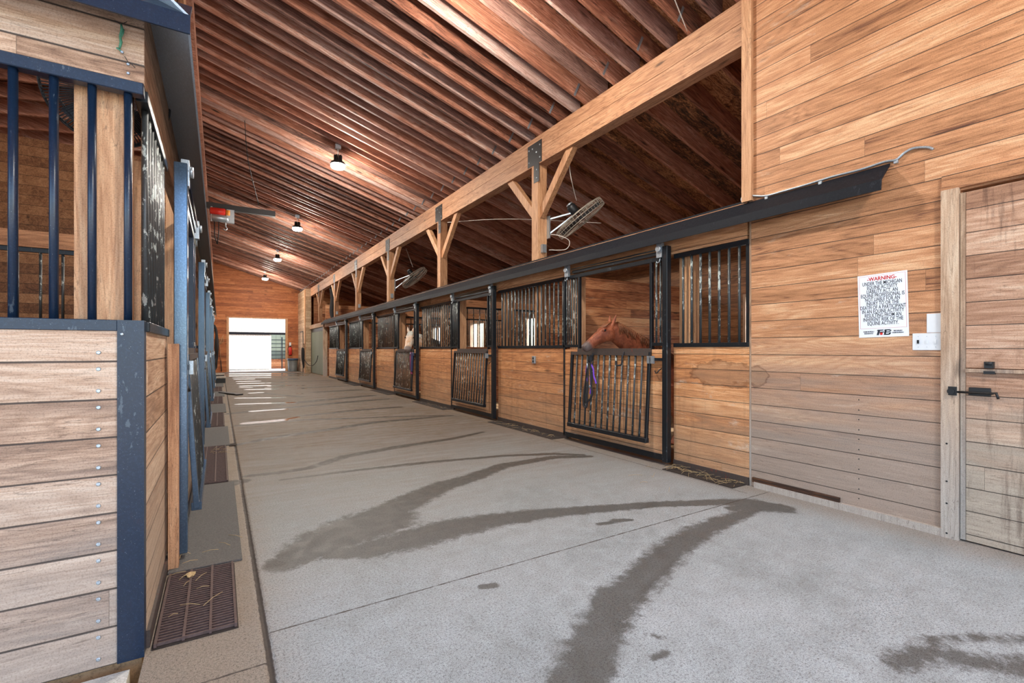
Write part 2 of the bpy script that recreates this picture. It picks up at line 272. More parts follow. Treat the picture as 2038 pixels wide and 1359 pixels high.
# ------------------------------------------------------------------ mesh helpers
class MB:
    def __init__(s): s.bm = bmesh.new()
    def hexa(s, P):
        v = [s.bm.verts.new(p) for p in P]
        for f in ((0, 3, 2, 1), (4, 5, 6, 7), (0, 1, 5, 4), (1, 2, 6, 5), (2, 3, 7, 6), (3, 0, 4, 7)): s.bm.faces.new([v[i] for i in f])
        return s
    def box(s, x0, x1, y0, y1, z0, z1):
        x0, x1 = min(x0, x1), max(x0, x1); y0, y1 = min(y0, y1), max(y0, y1); z0, z1 = min(z0, z1), max(z0, z1)
        return s.hexa([(x0, y0, z0), (x1, y0, z0), (x1, y1, z0), (x0, y1, z0), (x0, y0, z1), (x1, y0, z1), (x1, y1, z1), (x0, y1, z1)])
    def bar(s, a, b, w, h, up=(0, 0, 1)):
        a, b = Vector(a), Vector(b); d = (b - a).normalized(); u = Vector(up); r = d.cross(u)
        if r.length < 1e-4: r = d.cross(Vector((1, 0, 0)))
        r.normalize(); u = r.cross(d).normalized(); r *= w / 2; u *= h / 2
        return s.hexa([a - r - u, a + r - u, a + r + u, a - r + u, b - r - u, b + r - u, b + r + u, b - r + u])
    def tube(s, pts, r, n=10, cap=True, closed=False):
        pts = [Vector(p) for p in pts]; rr = r if isinstance(r, (list, tuple)) else [r] * len(pts); rings = []; N = len(pts)
        ref = None
        for i, p in enumerate(pts):
            if closed: d = (pts[(i + 1) % N] - pts[i - 1]).normalized()
            else: d = (pts[min(i + 1, N - 1)] - pts[max(i - 1, 0)]).normalized()
            if ref is None: ref = d.orthogonal().normalized()
            ref = (ref - d * ref.dot(d)); ref = ref.normalized() if ref.length > 1e-6 else d.orthogonal().normalized()
            b = d.cross(ref)
            rings.append([s.bm.verts.new(p + (ref * math.cos(t) + b * math.sin(t)) * rr[i]) for t in [2 * math.pi * k / n for k in range(n)]])
        for i in range(N if closed else N - 1):
            A, B = rings[i], rings[(i + 1) % N]
            for k in range(n):
                f = s.bm.faces.new((A[k], A[(k + 1) % n], B[(k + 1) % n], B[k])); f.smooth = True
        if cap and not closed: s.bm.faces.new(list(reversed(rings[0]))); s.bm.faces.new(rings[-1])
        return s
    def lathe(s, prof, o=(0, 0, 0), axis=(0, 0, 1), n=24, cap=True):
        ax = Vector(axis).normalized(); q = ax.to_track_quat('Z', 'Y'); o = Vector(o); rings = []
        for r, h in prof: rings.append([s.bm.verts.new(o + q @ Vector((r * math.cos(t), r * math.sin(t), h))) for t in [2 * math.pi * k / n for k in range(n)]])
        for A, B in zip(rings, rings[1:]):
            for k in range(n):
                f = s.bm.faces.new((A[k], A[(k + 1) % n], B[(k + 1) % n], B[k])); f.smooth = True
        if cap: s.bm.faces.new(list(reversed(rings[0]))); s.bm.faces.new(rings[-1])
        return s
    def prism(s, prof, p0, p1, fx, fz=Vector((0, 0, 1))):   # 2-D profile (u along fx, v along fz) swept p0 -> p1
        fx = Vector(fx); A = [s.bm.verts.new(Vector(p0) + fx * u + fz * v) for u, v in prof]; B = [s.bm.verts.new(Vector(p1) + fx * u + fz * v) for u, v in prof]; n = len(prof)
        for k in range(n): s.bm.faces.new((A[k], A[(k + 1) % n], B[(k + 1) % n], B[k]))
        s.bm.faces.new(list(reversed(A))); s.bm.faces.new(B); return s
    def build(s, name, mat, parent=None, bevel=0, origin=None):
        bmesh.ops.recalc_face_normals(s.bm, faces=s.bm.faces)
        if bevel: bmesh.ops.bevel(s.bm, geom=list(s.bm.edges), offset=bevel, segments=1, affect='EDGES', clamp_overlap=True)
        if origin is not None: bmesh.ops.translate(s.bm, verts=s.bm.verts, vec=-Vector(origin))
        me = bpy.data.meshes.new(name); s.bm.to_mesh(me); s.bm.free()
        if mat: me.materials.append(mat if not isinstance(mat, str) else M[mat])
        o = bpy.data.objects.new(name, me); COL.objects.link(o)
        if origin is not None: o.location = origin
        if parent: o.parent = parent; 
        return o
def B(*a): return MB().box(*a)
def tag(o, label=None, cat=None, group=None, kind=None):
    if label: o['label'] = label
    if cat: o['category'] = cat
    if group: o['group'] = group
    if kind: o['kind'] = kind
    return o
def thing(name, label, cat, loc=(0, 0, 0), group=None, rz=0):
    o = bpy.data.objects.new(name, None); COL.objects.link(o); o.location = loc; o.rotation_euler = (0, 0, rz); o.empty_display_size = .1
    return tag(o, label, cat, group)
def kids(root):                 # parts were built in world coordinates: pull them under the empty without moving them
    bpy.context.view_layer.update()
def world_parent(c, p, origin):
    c.parent = p; c.matrix_parent_inverse = Matrix.Translation(-Vector(origin))
    return c
class Thing:                    # thing whose parts are given in world coordinates
    def __init__(s, name, label, cat, loc, group=None): s.o = thing(name, label, cat, loc, group); s.loc = Vector(loc)
    def part(s, name, mb, mat, label=None, bevel=0, parent=None):
        par = parent or s.o
        o = mb.build(name, mat, None, bevel); o.parent = par
        if par is s.o:
            o.data.transform(Matrix.Translation(-s.loc))
        else: o.data.transform(Matrix.Translation(-s.loc))
        if label: o['label'] = label
        return o
def copytree(o, parent=None):
    c = o.copy(); COL.objects.link(c)
    if parent: c.parent = parent
    for ch in list(o.children): copytree(ch, c)
    return c
def struct(name, mb, mat): return tag(mb.build(name, mat), kind='structure')
class Side:                     # d = distance out of the wall plane into the aisle
    def __init__(s, right): s.r = right; s.x0 = XR if right else XL; s.sg = -1 if right else 1
    def x(s, d): return s.x0 + s.sg * d
    def box(s, mb, d0, d1, y0, y1, z0, z1): return mb.box(s.x(d0), s.x(d1), y0, y1, z0, z1)
    def p(s, d, y, z): return (s.x(d), y, z)
R, L = Side(True), Side(False)
ORD = ['nearest', 'second', 'third', 'fourth', 'fifth', 'sixth', 'seventh', 'eighth']

# ------------------------------------------------------------------ floor with wet marks
def ufloor(px, py, Z=0):
    zc = F * (EYE - Z) / (py - HY); xc = (px - CX) / F * zc
    return xc * math.cos(TH) + zc * math.sin(TH), -xc * math.sin(TH) + zc * math.cos(TH)
WET = [  # (measured centre line of each wet mark on the concrete, half width in metres, strength)
 ([(1172,908),(1100,910),(1000,927),(940,950),(880,967),(757,1025),(700,1050),(651,1075)], [.05,.07,.09,.11,.13,.17,.21,.22], 1),
 ([(757,1035),(690,1062),(620,1092),(566,1120),(545,1130)], [.26,.24,.18,.11,.04], 1),
 ([(1560,1010),(1500,1001),(1430,999),(1300,1004),(1200,1012),(1100,1020),(1000,1032),(900,1050),(830,1070),(740,1092),(660,1105)], [.08,.11,.07,.07,.08,.10,.13,.17,.18,.14,.06], .9),
 ([(493,947),(560,940),(616,931),(687,908),(792,889),(900,873),(960,860)], [.05,.07,.07,.09,.09,.07,.05], .72),
 ([(560,955),(690,938),(850,920),(1000,907),(1100,903),(1160,905)], [.03,.05,.06,.06,.07,.05], .6),
 ([(1500,1015),(1440,1036),(1388,1060),(1330,1098),(1275,1155),(1225,1200),(1190,1262),(1160,1330),(1140,1400)], [.06,.10,.12,.13,.13,.14,.13,.13,.13], .62),
 ([(1215,1180),(1195,1205)], [.07,.05], 1), ([(1180,1330),(1150,1359)], [.09,.09], .9), ([(1455,1012),(1490,1008)], [.05,.04], 1),
 ([(1560,1015),(1480,1010)], [.12,.10], .55),
 ([(1780,1320),(1850,1300),(1920,1310),(1990,1325),(2060,1330)], [.08,.12,.10,.10,.12], .5), ([(1830,1272),(1960,1268),(2060,1272)], [.04,.05,.05], .45),
 ([(467,886),(543,871),(645,856),(748,840),(895,827)], [.06,.09,.1,.1,.08], .85), ([(471,847),(611,835),(714,832),(816,828),(895,827)], [.07,.09,.07,.06,.08], .7),
 ([(457,823),(577,811),(680,801),(769,794)], [.10,.13,.16,.12], .8), ([(594,828),(714,816),(792,810)], [.08,.13,.12], .8),
 ([(560,805),(611,799),(741,787)], [.12,.2,.15], .75), ([(632,780),(710,776)], [.2,.2], .8), ([(600,772),(690,768)], [.2,.18], .6), ([(560,760),(660,757)], [.2,.2], .6),
 ([(500,780),(600,790)], [.15,.15], .5),
 ([(455,962),(480,958)], [.12,.08], 1), ([(960,1168),(985,1164)], [.03,.03], .8), ([(1225,1036),(1255,1034)], [.05,.03], .7), ([(1190,1043),(1215,1040)], [.03,.03], .6),
 ([(1290,1262),(1320,1270)], [.02,.02], .6), ([(1300,1310),(1325,1300)], [.02,.03], .6), ([(1140,870),(1110,868)], [.05,.03], .8)]
PUD = [((474,792),(562,791),.06),((478,804),(580,801),.07),((505,818),(566,814),.06),((493,842),(560,836),.08),((560,836),(592,830),.04),((496,775),(546,774),.09),((500,782),(520,781),.06),
 ((486,768),(530,767),.1),((480,763),(520,762.5),.1),((478,759),(512,758.5),.1),((472,755),(500,754.5),.1),((536,762),(566,761),.08),((540,768),(575,767),.08),((548,754),(590,753.5),.1),((455,748),(600,747),.22),((455,744),(600,743.5),.3),
 ((592,767),(606,767),.05),((596,773),(608,773),.05),((594,783),(600,783),.04),((470,752),(560,751),.1),((480,771),(500,771),.05),((530,772),(566,771),.04)]
def seg_field(X, Y, pts, ws):
    out = np.full(X.shape, -9.0)
    for i in range(len(pts) - 1):
        (ax, ay), (bx, by) = pts[i], pts[i + 1]; dx, dy = bx - ax, by - ay; L2 = dx * dx + dy * dy + 1e-9
        t = np.clip(((X - ax) * dx + (Y - ay) * dy) / L2, 0, 1)
        d = np.hypot(X - (ax + t * dx), Y - (ay + t * dy)); wd = ws[i] + (ws[i + 1] - ws[i]) * t
        out = np.maximum(out, 1 - d / (2 * wd))
    return out
def build_floor():
    xs = np.unique(np.round(np.concatenate([np.arange(XL, XR + .01, .03), np.arange(.12, .215, .005), np.arange(3.70, 3.775, .005)]), 4))
    ys = np.unique(np.round(np.concatenate([np.arange(2.2, 2.285, .006), np.arange(1.99, 2.07, .006), np.arange(-5, 1.0, .05), np.arange(1.0, 8, .022), np.arange(8, 16, .045), np.arange(16, YF + .3, .08)]), 4))
    Xg, Yg = np.meshgrid(xs, ys); nx, ny = len(xs), len(ys)
    wet = np.zeros(Xg.shape); pud = np.zeros(Xg.shape)
    for pts, ws, st in WET:
        f = seg_field(Xg, Yg, [ufloor(*p) for p in pts], ws); wet = np.maximum(wet, np.clip(f, 0, 1) * (.55 + .45 * st) * (1 if st > .55 else .9))
    for a, b, wd in PUD:
        f = seg_field(Xg, Yg, [ufloor(*a), ufloor(*b)], [wd * 1.5, wd * 1.5]); pud = np.maximum(pud, np.clip(f, 0, 1))
    jd = np.abs(Xg - .165) ; jt = np.full(Xg.shape, 9.0)
    for yj in [2.24 + 3.6 * k for k in range(8)]: jt = np.minimum(jt, np.where(Xg > .165, np.abs(Yg - yj), 9))
    jt = np.minimum(jt, np.where(Xg < .165, np.abs(Yg - 2.03), 9)); jr = np.abs(Xg - 3.735)
    joint = np.maximum.reduce([np.clip(1 - jd / .022, 0, 1) * 1.15, np.clip(1 - jt / .012, 0, 1) * np.where(Yg < 3, .85, .45), np.clip(1 - jr / .014, 0, 1) * np.where(Yg > 2.3, .8, 0)])
    zz = -.008 * np.clip(1 - jd / .02, 0, 1)
    co = np.stack([Xg, Yg, zz], -1).reshape(-1, 3)
    i = np.arange(nx * ny).reshape(ny, nx); q = np.stack([i[:-1, :-1], i[:-1, 1:], i[1:, 1:], i[1:, :-1]], -1).reshape(-1, 4)
    me = bpy.data.meshes.new('floor'); me.vertices.add(len(co)); me.vertices.foreach_set('co', co.ravel())
    me.loops.add(q.size); me.loops.foreach_set('vertex_index', q.ravel()); me.polygons.add(len(q))
    me.polygons.foreach_set('loop_start', np.arange(0, q.size, 4)); me.update(calc_edges=True)
    for nm, arr in (('wet', wet), ('puddle', pud), ('joint', joint)):
        a = me.attributes.new(nm, 'FLOAT', 'POINT'); a.data.foreach_set('value', arr.ravel().astype(np.float32))
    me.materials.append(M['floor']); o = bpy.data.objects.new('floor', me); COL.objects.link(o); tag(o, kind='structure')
build_floor()
# ------------------------------------------------------------------ shell
gb = MB(); gb.box(-40, XL - .04, -30, 2.29, -.12, -.015); gb.box(XL - .04, 60, -30, -5, -.12, -.015); gb.box(XR + .1, 60, -5, -3.6, -.12, -.015)
gb.box(-40, 60, YF + .3, 80, -.12, -.01); gb.box(8, 60, -3.6, YF + .3, -.12, -.015); gb.box(-40, -4.2, 2.29, YF + .3, -.12, -.015)
struct('ground', gb, 'yard')
struct('floor_stalls_right', B(XR + .01, 7.9, -3.6, YF, -.12, .0), 'dirtfloor')
struct('floor_stalls_left', B(-4.1, XL - .01, 2.35, YF, -.12, .0), 'dirtfloor')
# right plank wall beside the door (door opening Y .1 .. 1.044)
DY0, DY1 = .06, 1.044
wb = MB(); wb.box(XR, XR + .05, -3.6, DY0, 0, 2.2); wb.box(XR, XR + .05, DY1, 2.42, 0, 2.2); wb.box(XR, XR + .05, -3.6, 2.42, 2.2, 5.0)
struct('wall_right', wb, 'wall')
struct('wall_tack_room', MB().box(XR + .05, 7.7, 2.30, 2.42, 0, 4.2), 'part')
ob = MB(); WY = [4.3] + [7.6 + 3.6 * k for k in range(5)]; y = -3.6
for c in WY: ob.box(7.72, 7.82, y, c - .55, 0, 3.45); ob.box(7.72, 7.82, c - .55, c + .55, 0, 1.2); ob.box(7.72, 7.82, c - .55, c + .55, 2.15, 3.45); y = c + .55
ob.box(7.72, 7.82, y, YF, 0, 3.45)
struct('wall_outer_right', ob, 'outer')
for i, c in enumerate(WY):
    fr = MB(); fr.box(7.70, 7.82, c - .55, c - .50, 1.2, 2.15); fr.box(7.70, 7.82, c + .50, c + .55, 1.2, 2.15); fr.box(7.70, 7.82, c - .5, c + .5, 1.2, 1.25); fr.box(7.70, 7.82, c - .5, c + .5, 2.10, 2.15); fr.box(7.72, 7.80, c - .02, c + .02, 1.25, 2.10)
    wf = struct('window_%d' % (i + 1), fr, 'casing'); g = B(7.76, 7.766, c - .5, c + .5, 1.25, 2.10).build('window_glass', 'glass', wf)
lw = MB(); y = 2.35
for c in (7.7, 14.9): lw.box(-4.1, -4.0, y, c - .5, 0, 4.35); lw.box(-4.1, -4.0, c - .5, c + .5, 0, 1.3); lw.box(-4.1, -4.0, c - .5, c + .5, 2.1, 4.35); y = c + .5
lw.box(-4.1, -4.0, y, YF, 0, 4.35)
struct('wall_outer_left', lw, 'outer')
# far gable wall with the doorway
fw = MB(); fd0, fd1, fdh = .42, 3.10, 2.86
fw.box(-4.1, fd0, YF, YF + .12, 0, 4.0); fw.box(fd1, 7.8, YF, YF + .12, 0, 3.2)
fw.box(fd0, fd1, YF, YF + .12, fdh, 3.2)
fw.hexa([(fd0, YF, 3.2), (7.8, YF, 3.2), (7.8, YF + .12, 3.2), (fd0, YF + .12, 3.2), (fd0, YF, roofz(fd0) + .27), (7.8, YF, roofz(7.8) + .27), (7.8, YF + .12, roofz(7.8) + .27), (fd0, YF + .12, roofz(fd0) + .27)])
fw.hexa([(-4.1, YF, 4.0), (fd0, YF, 4.0), (fd0, YF + .12, 4.0), (-4.1, YF + .12, 4.0), (-4.1, YF, 4.4), (fd0, YF, 4.4), (fd0, YF + .12, 4.4), (-4.1, YF + .12, 4.4)])
fw.hexa([(-.6, YF, 4.4), (fd0, YF, 4.4), (fd0, YF + .12, 4.4), (-.6, YF + .12, 4.4), (-.6, YF, roofz(-.6) + .27), (fd0, YF, roofz(fd0) + .27), (fd0, YF + .12, roofz(fd0) + .27), (-.6, YF + .12, roofz(-.6) + .27)])
struct('wall_far', fw, 'far')
tr = MB(); tr.box(fd0 - .11, fd0, YF - .03, YF + .12, 0, fdh + .05); tr.box(fd1, fd1 + .11, YF - .03, YF + .12, 0, fdh + .05); tr.box(fd0, fd1, YF - .03, YF + .12, fdh, fdh + .06)
struct('trim_1', tr, 'post')
# pale return wall at the far right corner, above and beside the narrow door
nw = MB(); nw.box(3.74, 3.80, 26.1, YF, 0, 4.3); nw.box(3.74, 4.0, 26.04, 26.1, 0, 4.3); struct('wall_far_right', nw, 'farpale')
# ceiling sheathing on both slopes
def slab(x0, z0, x1, z1, t=.03, ya=-4.2, yb=YF + .6): return MB().hexa([(x0, ya, z0), (x1, ya, z1), (x1, yb, z1), (x0, yb, z0), (x0, ya, z0 + t), (x1, ya, z1 + t), (x1, yb, z1 + t), (x0, yb, z0 + t)])
RD = .25
struct('ceiling', slab(-.55, roofz(-.55) + RD, 8.2, roofz(8.2) + RD), 'sheath')
struct('ceiling_left', slab(-4.5, 4.62 - .12 * 4.2 + .2, -.36, 4.62 + .2), 'sheath')
struct('wall_ridge', B(-.40, -.36, -4.2, YF, 4.60, roofz(-.4) + .2), 'outer')
# rafters
def rafters(name, label, cat, group, x0, z0, x1, z1, depth, ys, mat='rafter', strap=False):
    mb = MB(); t = .042; pr = []
    L_ = 5
    mb.hexa([(x0, -t / 2, z0), (x1, -t / 2, z1), (x1, t / 2, z1), (x0, t / 2, z0), (x0, -t / 2, z0 + depth), (x1, -t / 2, z1 + depth), (x1, t / 2, z1 + depth), (x0, t / 2, z0 + depth)])
    first = thing(name, label, cat, (0, ys[0], 0), group)
    mb.build('board', mat, first)
    if strap:
        sx = XR - .17
        MB().bar((sx - .03, -t / 2 - .004, roofz(sx) - .01), (sx + .05, -t / 2 - .004, roofz(sx) + RD - .09), .028, .003, (0, 1, 0)).build('tie_strap', 'galv', first)
    for y in ys[1:]:
        c = copytree(first); c.location = (0, y, 0)
ys = [2.539 + .5235 * k for k in range(-11, 50) if 2.539 + .5235 * k < YF - .1]
rafters('roof_rafter', 'reddish sawn rafter sloping down across the barn aisle, one of the evenly spaced row', 'rafter', 'rafters of the high aisle roof', -.30, roofz(-.30), 7.72, roofz(7.72), RD, ys, strap=True)
rafters('short_rafter', 'greyer short rafter lapping onto the long beam between two reddish ones', 'rafter', 'short rafters of the aisle roof', -.30, roofz(-.30) + .02, XR + .12, roofz(XR + .12) + .02, RD - .025, [y - .2617 for y in ys[1:]], mat='raftergrey')
rafters('low_roof_rafter', 'dark rafter of the low roof over the left stalls, seen through the bars', 'rafter', 'rafters over the left stalls', -4.4, 4.62 - .12 * 4.1, -.42, 4.62, .19, [2.7 + .5235 * k for k in range(20)])
# ridge side members on the left
tag(B(-.36, -.28, -4.2, YF, 5.34, 5.62).build('ridge_beam', 'rafter'), 'long dark ridge beam carrying the upper rafter ends on the left', 'beam')
tag(B(-.35, -.30, -4.2, YF, 4.62, 4.86).build('ridge_ledger', 'beam'), 'orange timber ledger running the barn above the left stalls', 'beam')
for k in range(8):
    y = 2.30 + 3.6 * k
    if y < YF: tag(B(-.47, -.31, y + .10, y + .26, 0.0, 4.62).build('stall_corner_post', 'post'), ORD[k] + ' square wooden post rising from the left stall row, counted from the camera', 'post', 'posts of the left stalls')
# long beam and posts on the right
tag(MB().box(XR, XR + .16, 2.42, 26.0, 3.915, 4.118).box(XR, XR + .16, 2.42, 26.0, 4.124, 4.325).box(XR + .006, XR + .15, 2.42, 26.0, 4.0, 4.2).build('aisle_beam', 'beam'), 'long heavy timber beam carried on the row of braced posts', 'beam')
tag(B(XR - .035, XR + .0, 2.40, 2.49, 2.50, 4.6).build('wall_corner_trim', 'post'), 'upright wooden corner board at the end of the high plank wall', 'trim')
BL = ['nearest', 'second', 'third', 'fourth', 'fifth', 'farthest']
for k in range(6):
    y = 5.69 + 3.6 * k + (0 if k != 1 else -.0)
    T = Thing('braced_post', BL[k] + ' braced timber post standing on the right stall fronts, counted from the camera', 'post', (XR + .08, y + .08, 2.47), 'braced posts under the long beam')
    T.part('post', B(XR, XR + .16, y, y + .16, 2.52, 3.915), 'post')
    if k < 5: T.part('lower_post', B(XR + .06, XR + .17, y, y + .16, 0, 2.52), 'post')
    for sg in (-1, 1):
        yc = y + .08; T.part('brace', MB().bar((XR + .08, yc + sg * .05, 3.17), (XR + .08, yc + sg * .80, 3.95), .12, .085, (1, 0, 0)), 'post', bevel=.003)
    pl = MB(); pl.box(XR - .006, XR, y - .10, y + .26, 3.93, 4.25); pl.box(XR - .006, XR, y - .035, y + .10, 3.66, 3.93)
    pt = T.part('gusset_plate', pl, 'dark', 'black steel plate')
    for by, bz in ((-.06, 4.0), (-.06, 4.18), (.22, 4.0), (.22, 4.18), (.02, 3.72), (.02, 3.84), (.03, 4.1), (.13, 4.18)): T.part('bolt', MB().lathe([(.012, 0), (.010, .008)], (XR - .006, y + by, bz), (-1, 0, 0), 8), 'galv', parent=pt)
    if k % 2 == 0 or k == 3: T.part('outlet_box', B(XR + .05, XR + .12, y - .05, y, 2.62, 2.74), 'galv', 'grey electrical box')
# ------------------------------------------------------------------ stall fronts
SIDE = {True: 'right', False: 'left'}
def grille(S, ya, yb, label, solid_end=False, mat='black', nb=None, zl=1.255, zt=2.135):
    T = Thing('stall_front_panel', label, 'stall wall', S.p(0, (ya + yb) / 2, 0), 'stall fronts of the %s row' % SIDE[S.r])
    T.part('boards', S.box(MB(), -.05, 0, ya, yb, .06, zl - .04), 'front' if S.r else 'leftside')
    T.part('base_channel', S.box(MB(), -.03, .012, ya, yb, 0.0, .07), 'rustrail')
    T.part('sill_rail', S.box(MB(), -.055, .012, ya, yb, zl - .04, zl), mat, bevel=.002)
    T.part('top_rail', S.box(MB(), -.035, .005, ya, yb, zt, zt + .045), mat, bevel=.002)
    n = nb or int(round((yb - ya) / .102)); b0 = None
    for i in range(1, n):
        y = ya + (yb - ya) * i / n
        if b0 is None: b0 = T.part('bar', MB().tube([S.p(-.015, y, zl), S.p(-.015, y, zt)], .0125, 8), 'wornbar' if mat == 'black' else mat); yb0 = y
        else:
            c = b0.copy(); COL.objects.link(c); c.location = (0, y - yb0, 0)
    if solid_end:
        T.part('end_tube', S.box(MB(), -.03, .0, ya, ya + .03, zl, zt), mat)
    if yb - ya > 1: T.part('jamb_post', S.box(MB(), -.20, -.06, ya - .15, ya - .02, 0, 2.17), 'post')
    T.part('jamb_post', S.box(MB(), -.20, -.06, yb - .17, yb - .02, 0, 2.17), 'post')
    if yb - ya > 1: T.part('end_board', S.box(MB(), .0, .008, ya + .0, ya + .07, .07, zl - .045), 'front' if S.r else 'leftside')
    return T
def stall_door(S, k, label, mat):
    y0 = Y0 + BAY * k; T = Thing('stall_door', label, 'stall door', S.p(.05, y0, 0), 'sliding doors of the %s stalls' % SIDE[S.r])
    bx = lambda *a: S.box(MB(), *a)
    mt2 = mat if S.r else 'tubeL'
    T.part('leading_post', bx(.03, .095, y0, y0 + .065, .04, 2.26), mt2, bevel=.004)
    fr = MB(); ye = y0 + 1.74
    S.box(fr, .03, .07, ye - .03, ye, .07, 2.16); S.box(fr, .02, .07, y0 + .065, ye, .05, .11); S.box(fr, .03, .07, y0 + .065, ye, 2.12, 2.165)
    S.box(fr, .03, .07, y0 + .225, y0 + .255, 1.2, 2.12); S.box(fr, .03, .07, ye - .33, ye - .30, 1.2, 2.12)
    S.box(fr, .03, .07, y0 + .065, y0 + .225, 1.235, 1.27); S.box(fr, .03, .07, ye - .30, ye, 1.225, 1.26)
    T.part('frame', fr, mat, bevel=.002)
    T.part('board_panel', bx(.025, .06, y0 + .065, ye - .03, .11, 1.2), 'front' if S.r else 'leftside')
    T.part('top_board_rail', bx(.02, .075, y0 + .23, ye - .30, 1.165, 1.21), 'rustrail', 'worn rusty top edge')
    b = None
    for y in [y0 + .12, y0 + .175] + [ye - .25, ye - .20, ye - .15, ye - .10, ye - .055]:
        if b is None: b = T.part('bar', MB().tube([S.p(.05, y, 1.25), S.p(.05, y, 2.13)], .011, 8), 'wornbar' if mat == 'black' else mat); yb0 = y
        else:
            c = b.copy(); COL.objects.link(c); c.location = (0, y - yb0, 0)
    # yoke grille swung down in front of the boards
    ya, yb = y0 + .245, ye - .20; dz = lambda z: .075 + (1.17 - z) / .95 * .055
    g = MB()
    for yy in (ya, yb): g.bar(S.p(dz(1.17), yy, 1.17), S.p(dz(.22), yy, .22), .03, .035, (0, 1, 0))
    g.bar(S.p(dz(.235), ya - .015, .235), S.p(dz(.235), yb + .015, .235), .055, .05)
    G = T.part('drop_grille', g, mt2, 'barred yoke panel hanging folded down', bevel=.003)
    T.part('grille_rail', MB().bar(S.p(dz(1.16), ya, 1.15), S.p(dz(1.16), yb, 1.15), .04, .04), 'rustrail', parent=G)
    b = None; n = 13
    for i in range(1, n):
        y = ya + (yb - ya) * i / n
        if b is None: b = T.part('grille_bar', MB().tube([S.p(dz(1.13), y, 1.13), S.p(dz(.25), y, .25)], .0115, 8), 'wornbar', parent=G); yb0 = y
        else:
            c = b.copy(); COL.objects.link(c); c.location = (0, y - yb0, 0)
    # track, hangers, latch
    tk = MB(); tk.bar(S.p(.06, y0 + .05, 2.20), S.p(.06, ye - .2, 2.20), .04, .035); tk.tube([S.p(.09, y0 + .05, 2.235), S.p(.09, ye - .2, 2.235)], .007, 6)
    T.part('hanger_bar', tk, mat)
    for yy in (y0 + .10, ye - .10):
        h = MB(); S.box(h, .06, .10, yy - .035, yy + .035, 2.15, 2.30); h.lathe([(.032, 0), (.032, .02)], S.p(.10, yy, 2.24), (S.sg, 0, 0), 14); h.tube([S.p(.08, yy, 2.15), S.p(.08, yy + .01, 2.11), S.p(.08, yy + .04, 2.10), S.p(.08, yy + .05, 2.12)], .006, 6)
        T.part('roller_hanger', h, 'galv', 'galvanised roller hanger')
    lt = MB(); S.box(lt, .07, .10, y0 + .06, y0 + .22, 1.08, 1.11); T.part('latch_bar', lt, mat)
    l2 = MB(); S.box(l2, .095, .115, y0 + .16, y0 + .20, 1.05, 1.13); S.box(l2, .095, .115, y0 + .22, y0 + .25, 1.05, 1.13); T.part('latch', l2, 'galv', 'silver latch')
    hk = MB(); hk.tube([S.p(.06, y0 + .10, 1.0), S.p(.09, y0 + .11, .98), S.p(.10, y0 + .12, .955), S.p(.09, y0 + .15, .95), S.p(.085, y0 + .17, .975)], .006, 6); T.part('hook', hk, 'dark')
    return T
NB = 5
for k in range(NB):
    stall_door(R, k, ['nearest right stall door with a chestnut horse looking out over it', 'second right stall door, empty opening showing a bright window behind', 'third right stall door with a pale horse facing out', 'fourth right stall door with a small drop grille, before the last', 'farthest right stall door beside the dark alcove'][k], 'black')
    ya = Y0 + BAY * k + 1.75; yb = Y0 + BAY * (k + 1) - .01
    grille(R, ya, yb, ['barred stall front with a wall outlet between the two nearest right doors', 'barred stall front between the empty opening and the pale horse', 'barred stall front just past the pale horse', 'barred stall front before the farthest right door', 'last barred stall front at the edge of the dark alcove'][k])
grille(R, 2.44, Y0 - .01, 'narrow barred stall front with a water stain nearest the warning sign', solid_end=True, nb=8, zl=1.262, zt=2.13)
tag(R.box(MB(), -.06, .0, 2.421, 2.438, 0, 2.50).build('stall_end_post', 'casing'), 'upright end board of the right stall row beside the high plank wall', 'post')
hd = MB(); R.box(hd, -.05, 0, 2.46, 22.3, 2.18, 2.50); struct('trim_2', hd, 'header')
hd = MB(); L.box(hd, -.05, 0, 2.335, 21.3, 2.235, 2.60); struct('trim_3', hd, 'leftside')
for k in range(NB):
    stall_door(L, k, ['nearest left stall door, its blue-black edge tube rising by the corner', 'second left stall door along the aisle, seen almost edge-on', 'third left stall door, a thin sliver seen edge-on', 'fourth left stall door, mostly hidden behind nearer ones', 'farthest left stall door, hidden behind nearer ones'][k], 'blackL')
    ya = Y0 + BAY * k + 1.75; yb = Y0 + BAY * (k + 1) - .01
    grille(L, ya, yb, ['left stall front between the first and second doors, seen edge-on', 'left stall front between the second and third doors, seen edge-on', 'left stall front between the third and fourth doors, seen edge-on', 'left stall front between the fourth and fifth doors, seen edge-on', 'last left stall front before the tack wall, seen edge-on'][k], mat='blackL')
# track covers
def cover(name, S, y0, y1, zb, label, mat, out=.14, h=.21):
    prof = [(0, zb + h), (out, zb + .075), (out + .006, zb), (out - .002, zb), (out - .008, zb + .07), (0, zb + h - .014)]
    o = MB().prism(prof, (S.x0, y0, 0), (S.x0, y1, 0), (S.sg, 0, 0)).build(name, mat); return tag(o, label, 'track cover')
cover('track_cover', R, 1.41, 22.3, 2.285, 'long black steel track cover running above the right stall doors', 'hood')
struct('trim_6', B(XR + .001, XR + .17, 2.43, 22.3, 2.501, 2.52), 'hood')
c = MB(); zb = 2.40
c.prism([(0, zb + .20), (.15, zb + .075), (.156, zb), (.148, zb), (.142, zb + .07), (0, zb + .186)], (XL, 2.18, 0), (XL, 21.3, 0), (1, 0, 0))
tag(c.build('side_track_cover', 'hoodL'), 'pale blue steel track cover running away above the left stall fronts', 'track cover')
c = MB(); c.prism([(0, zb + .20), (.15, zb + .075), (.156, zb), (.148, zb), (.142, zb + .07), (0, zb + .186)], (-4.0, 2.33, 0), (XL + .155, 2.33, 0), (0, -1, 0))
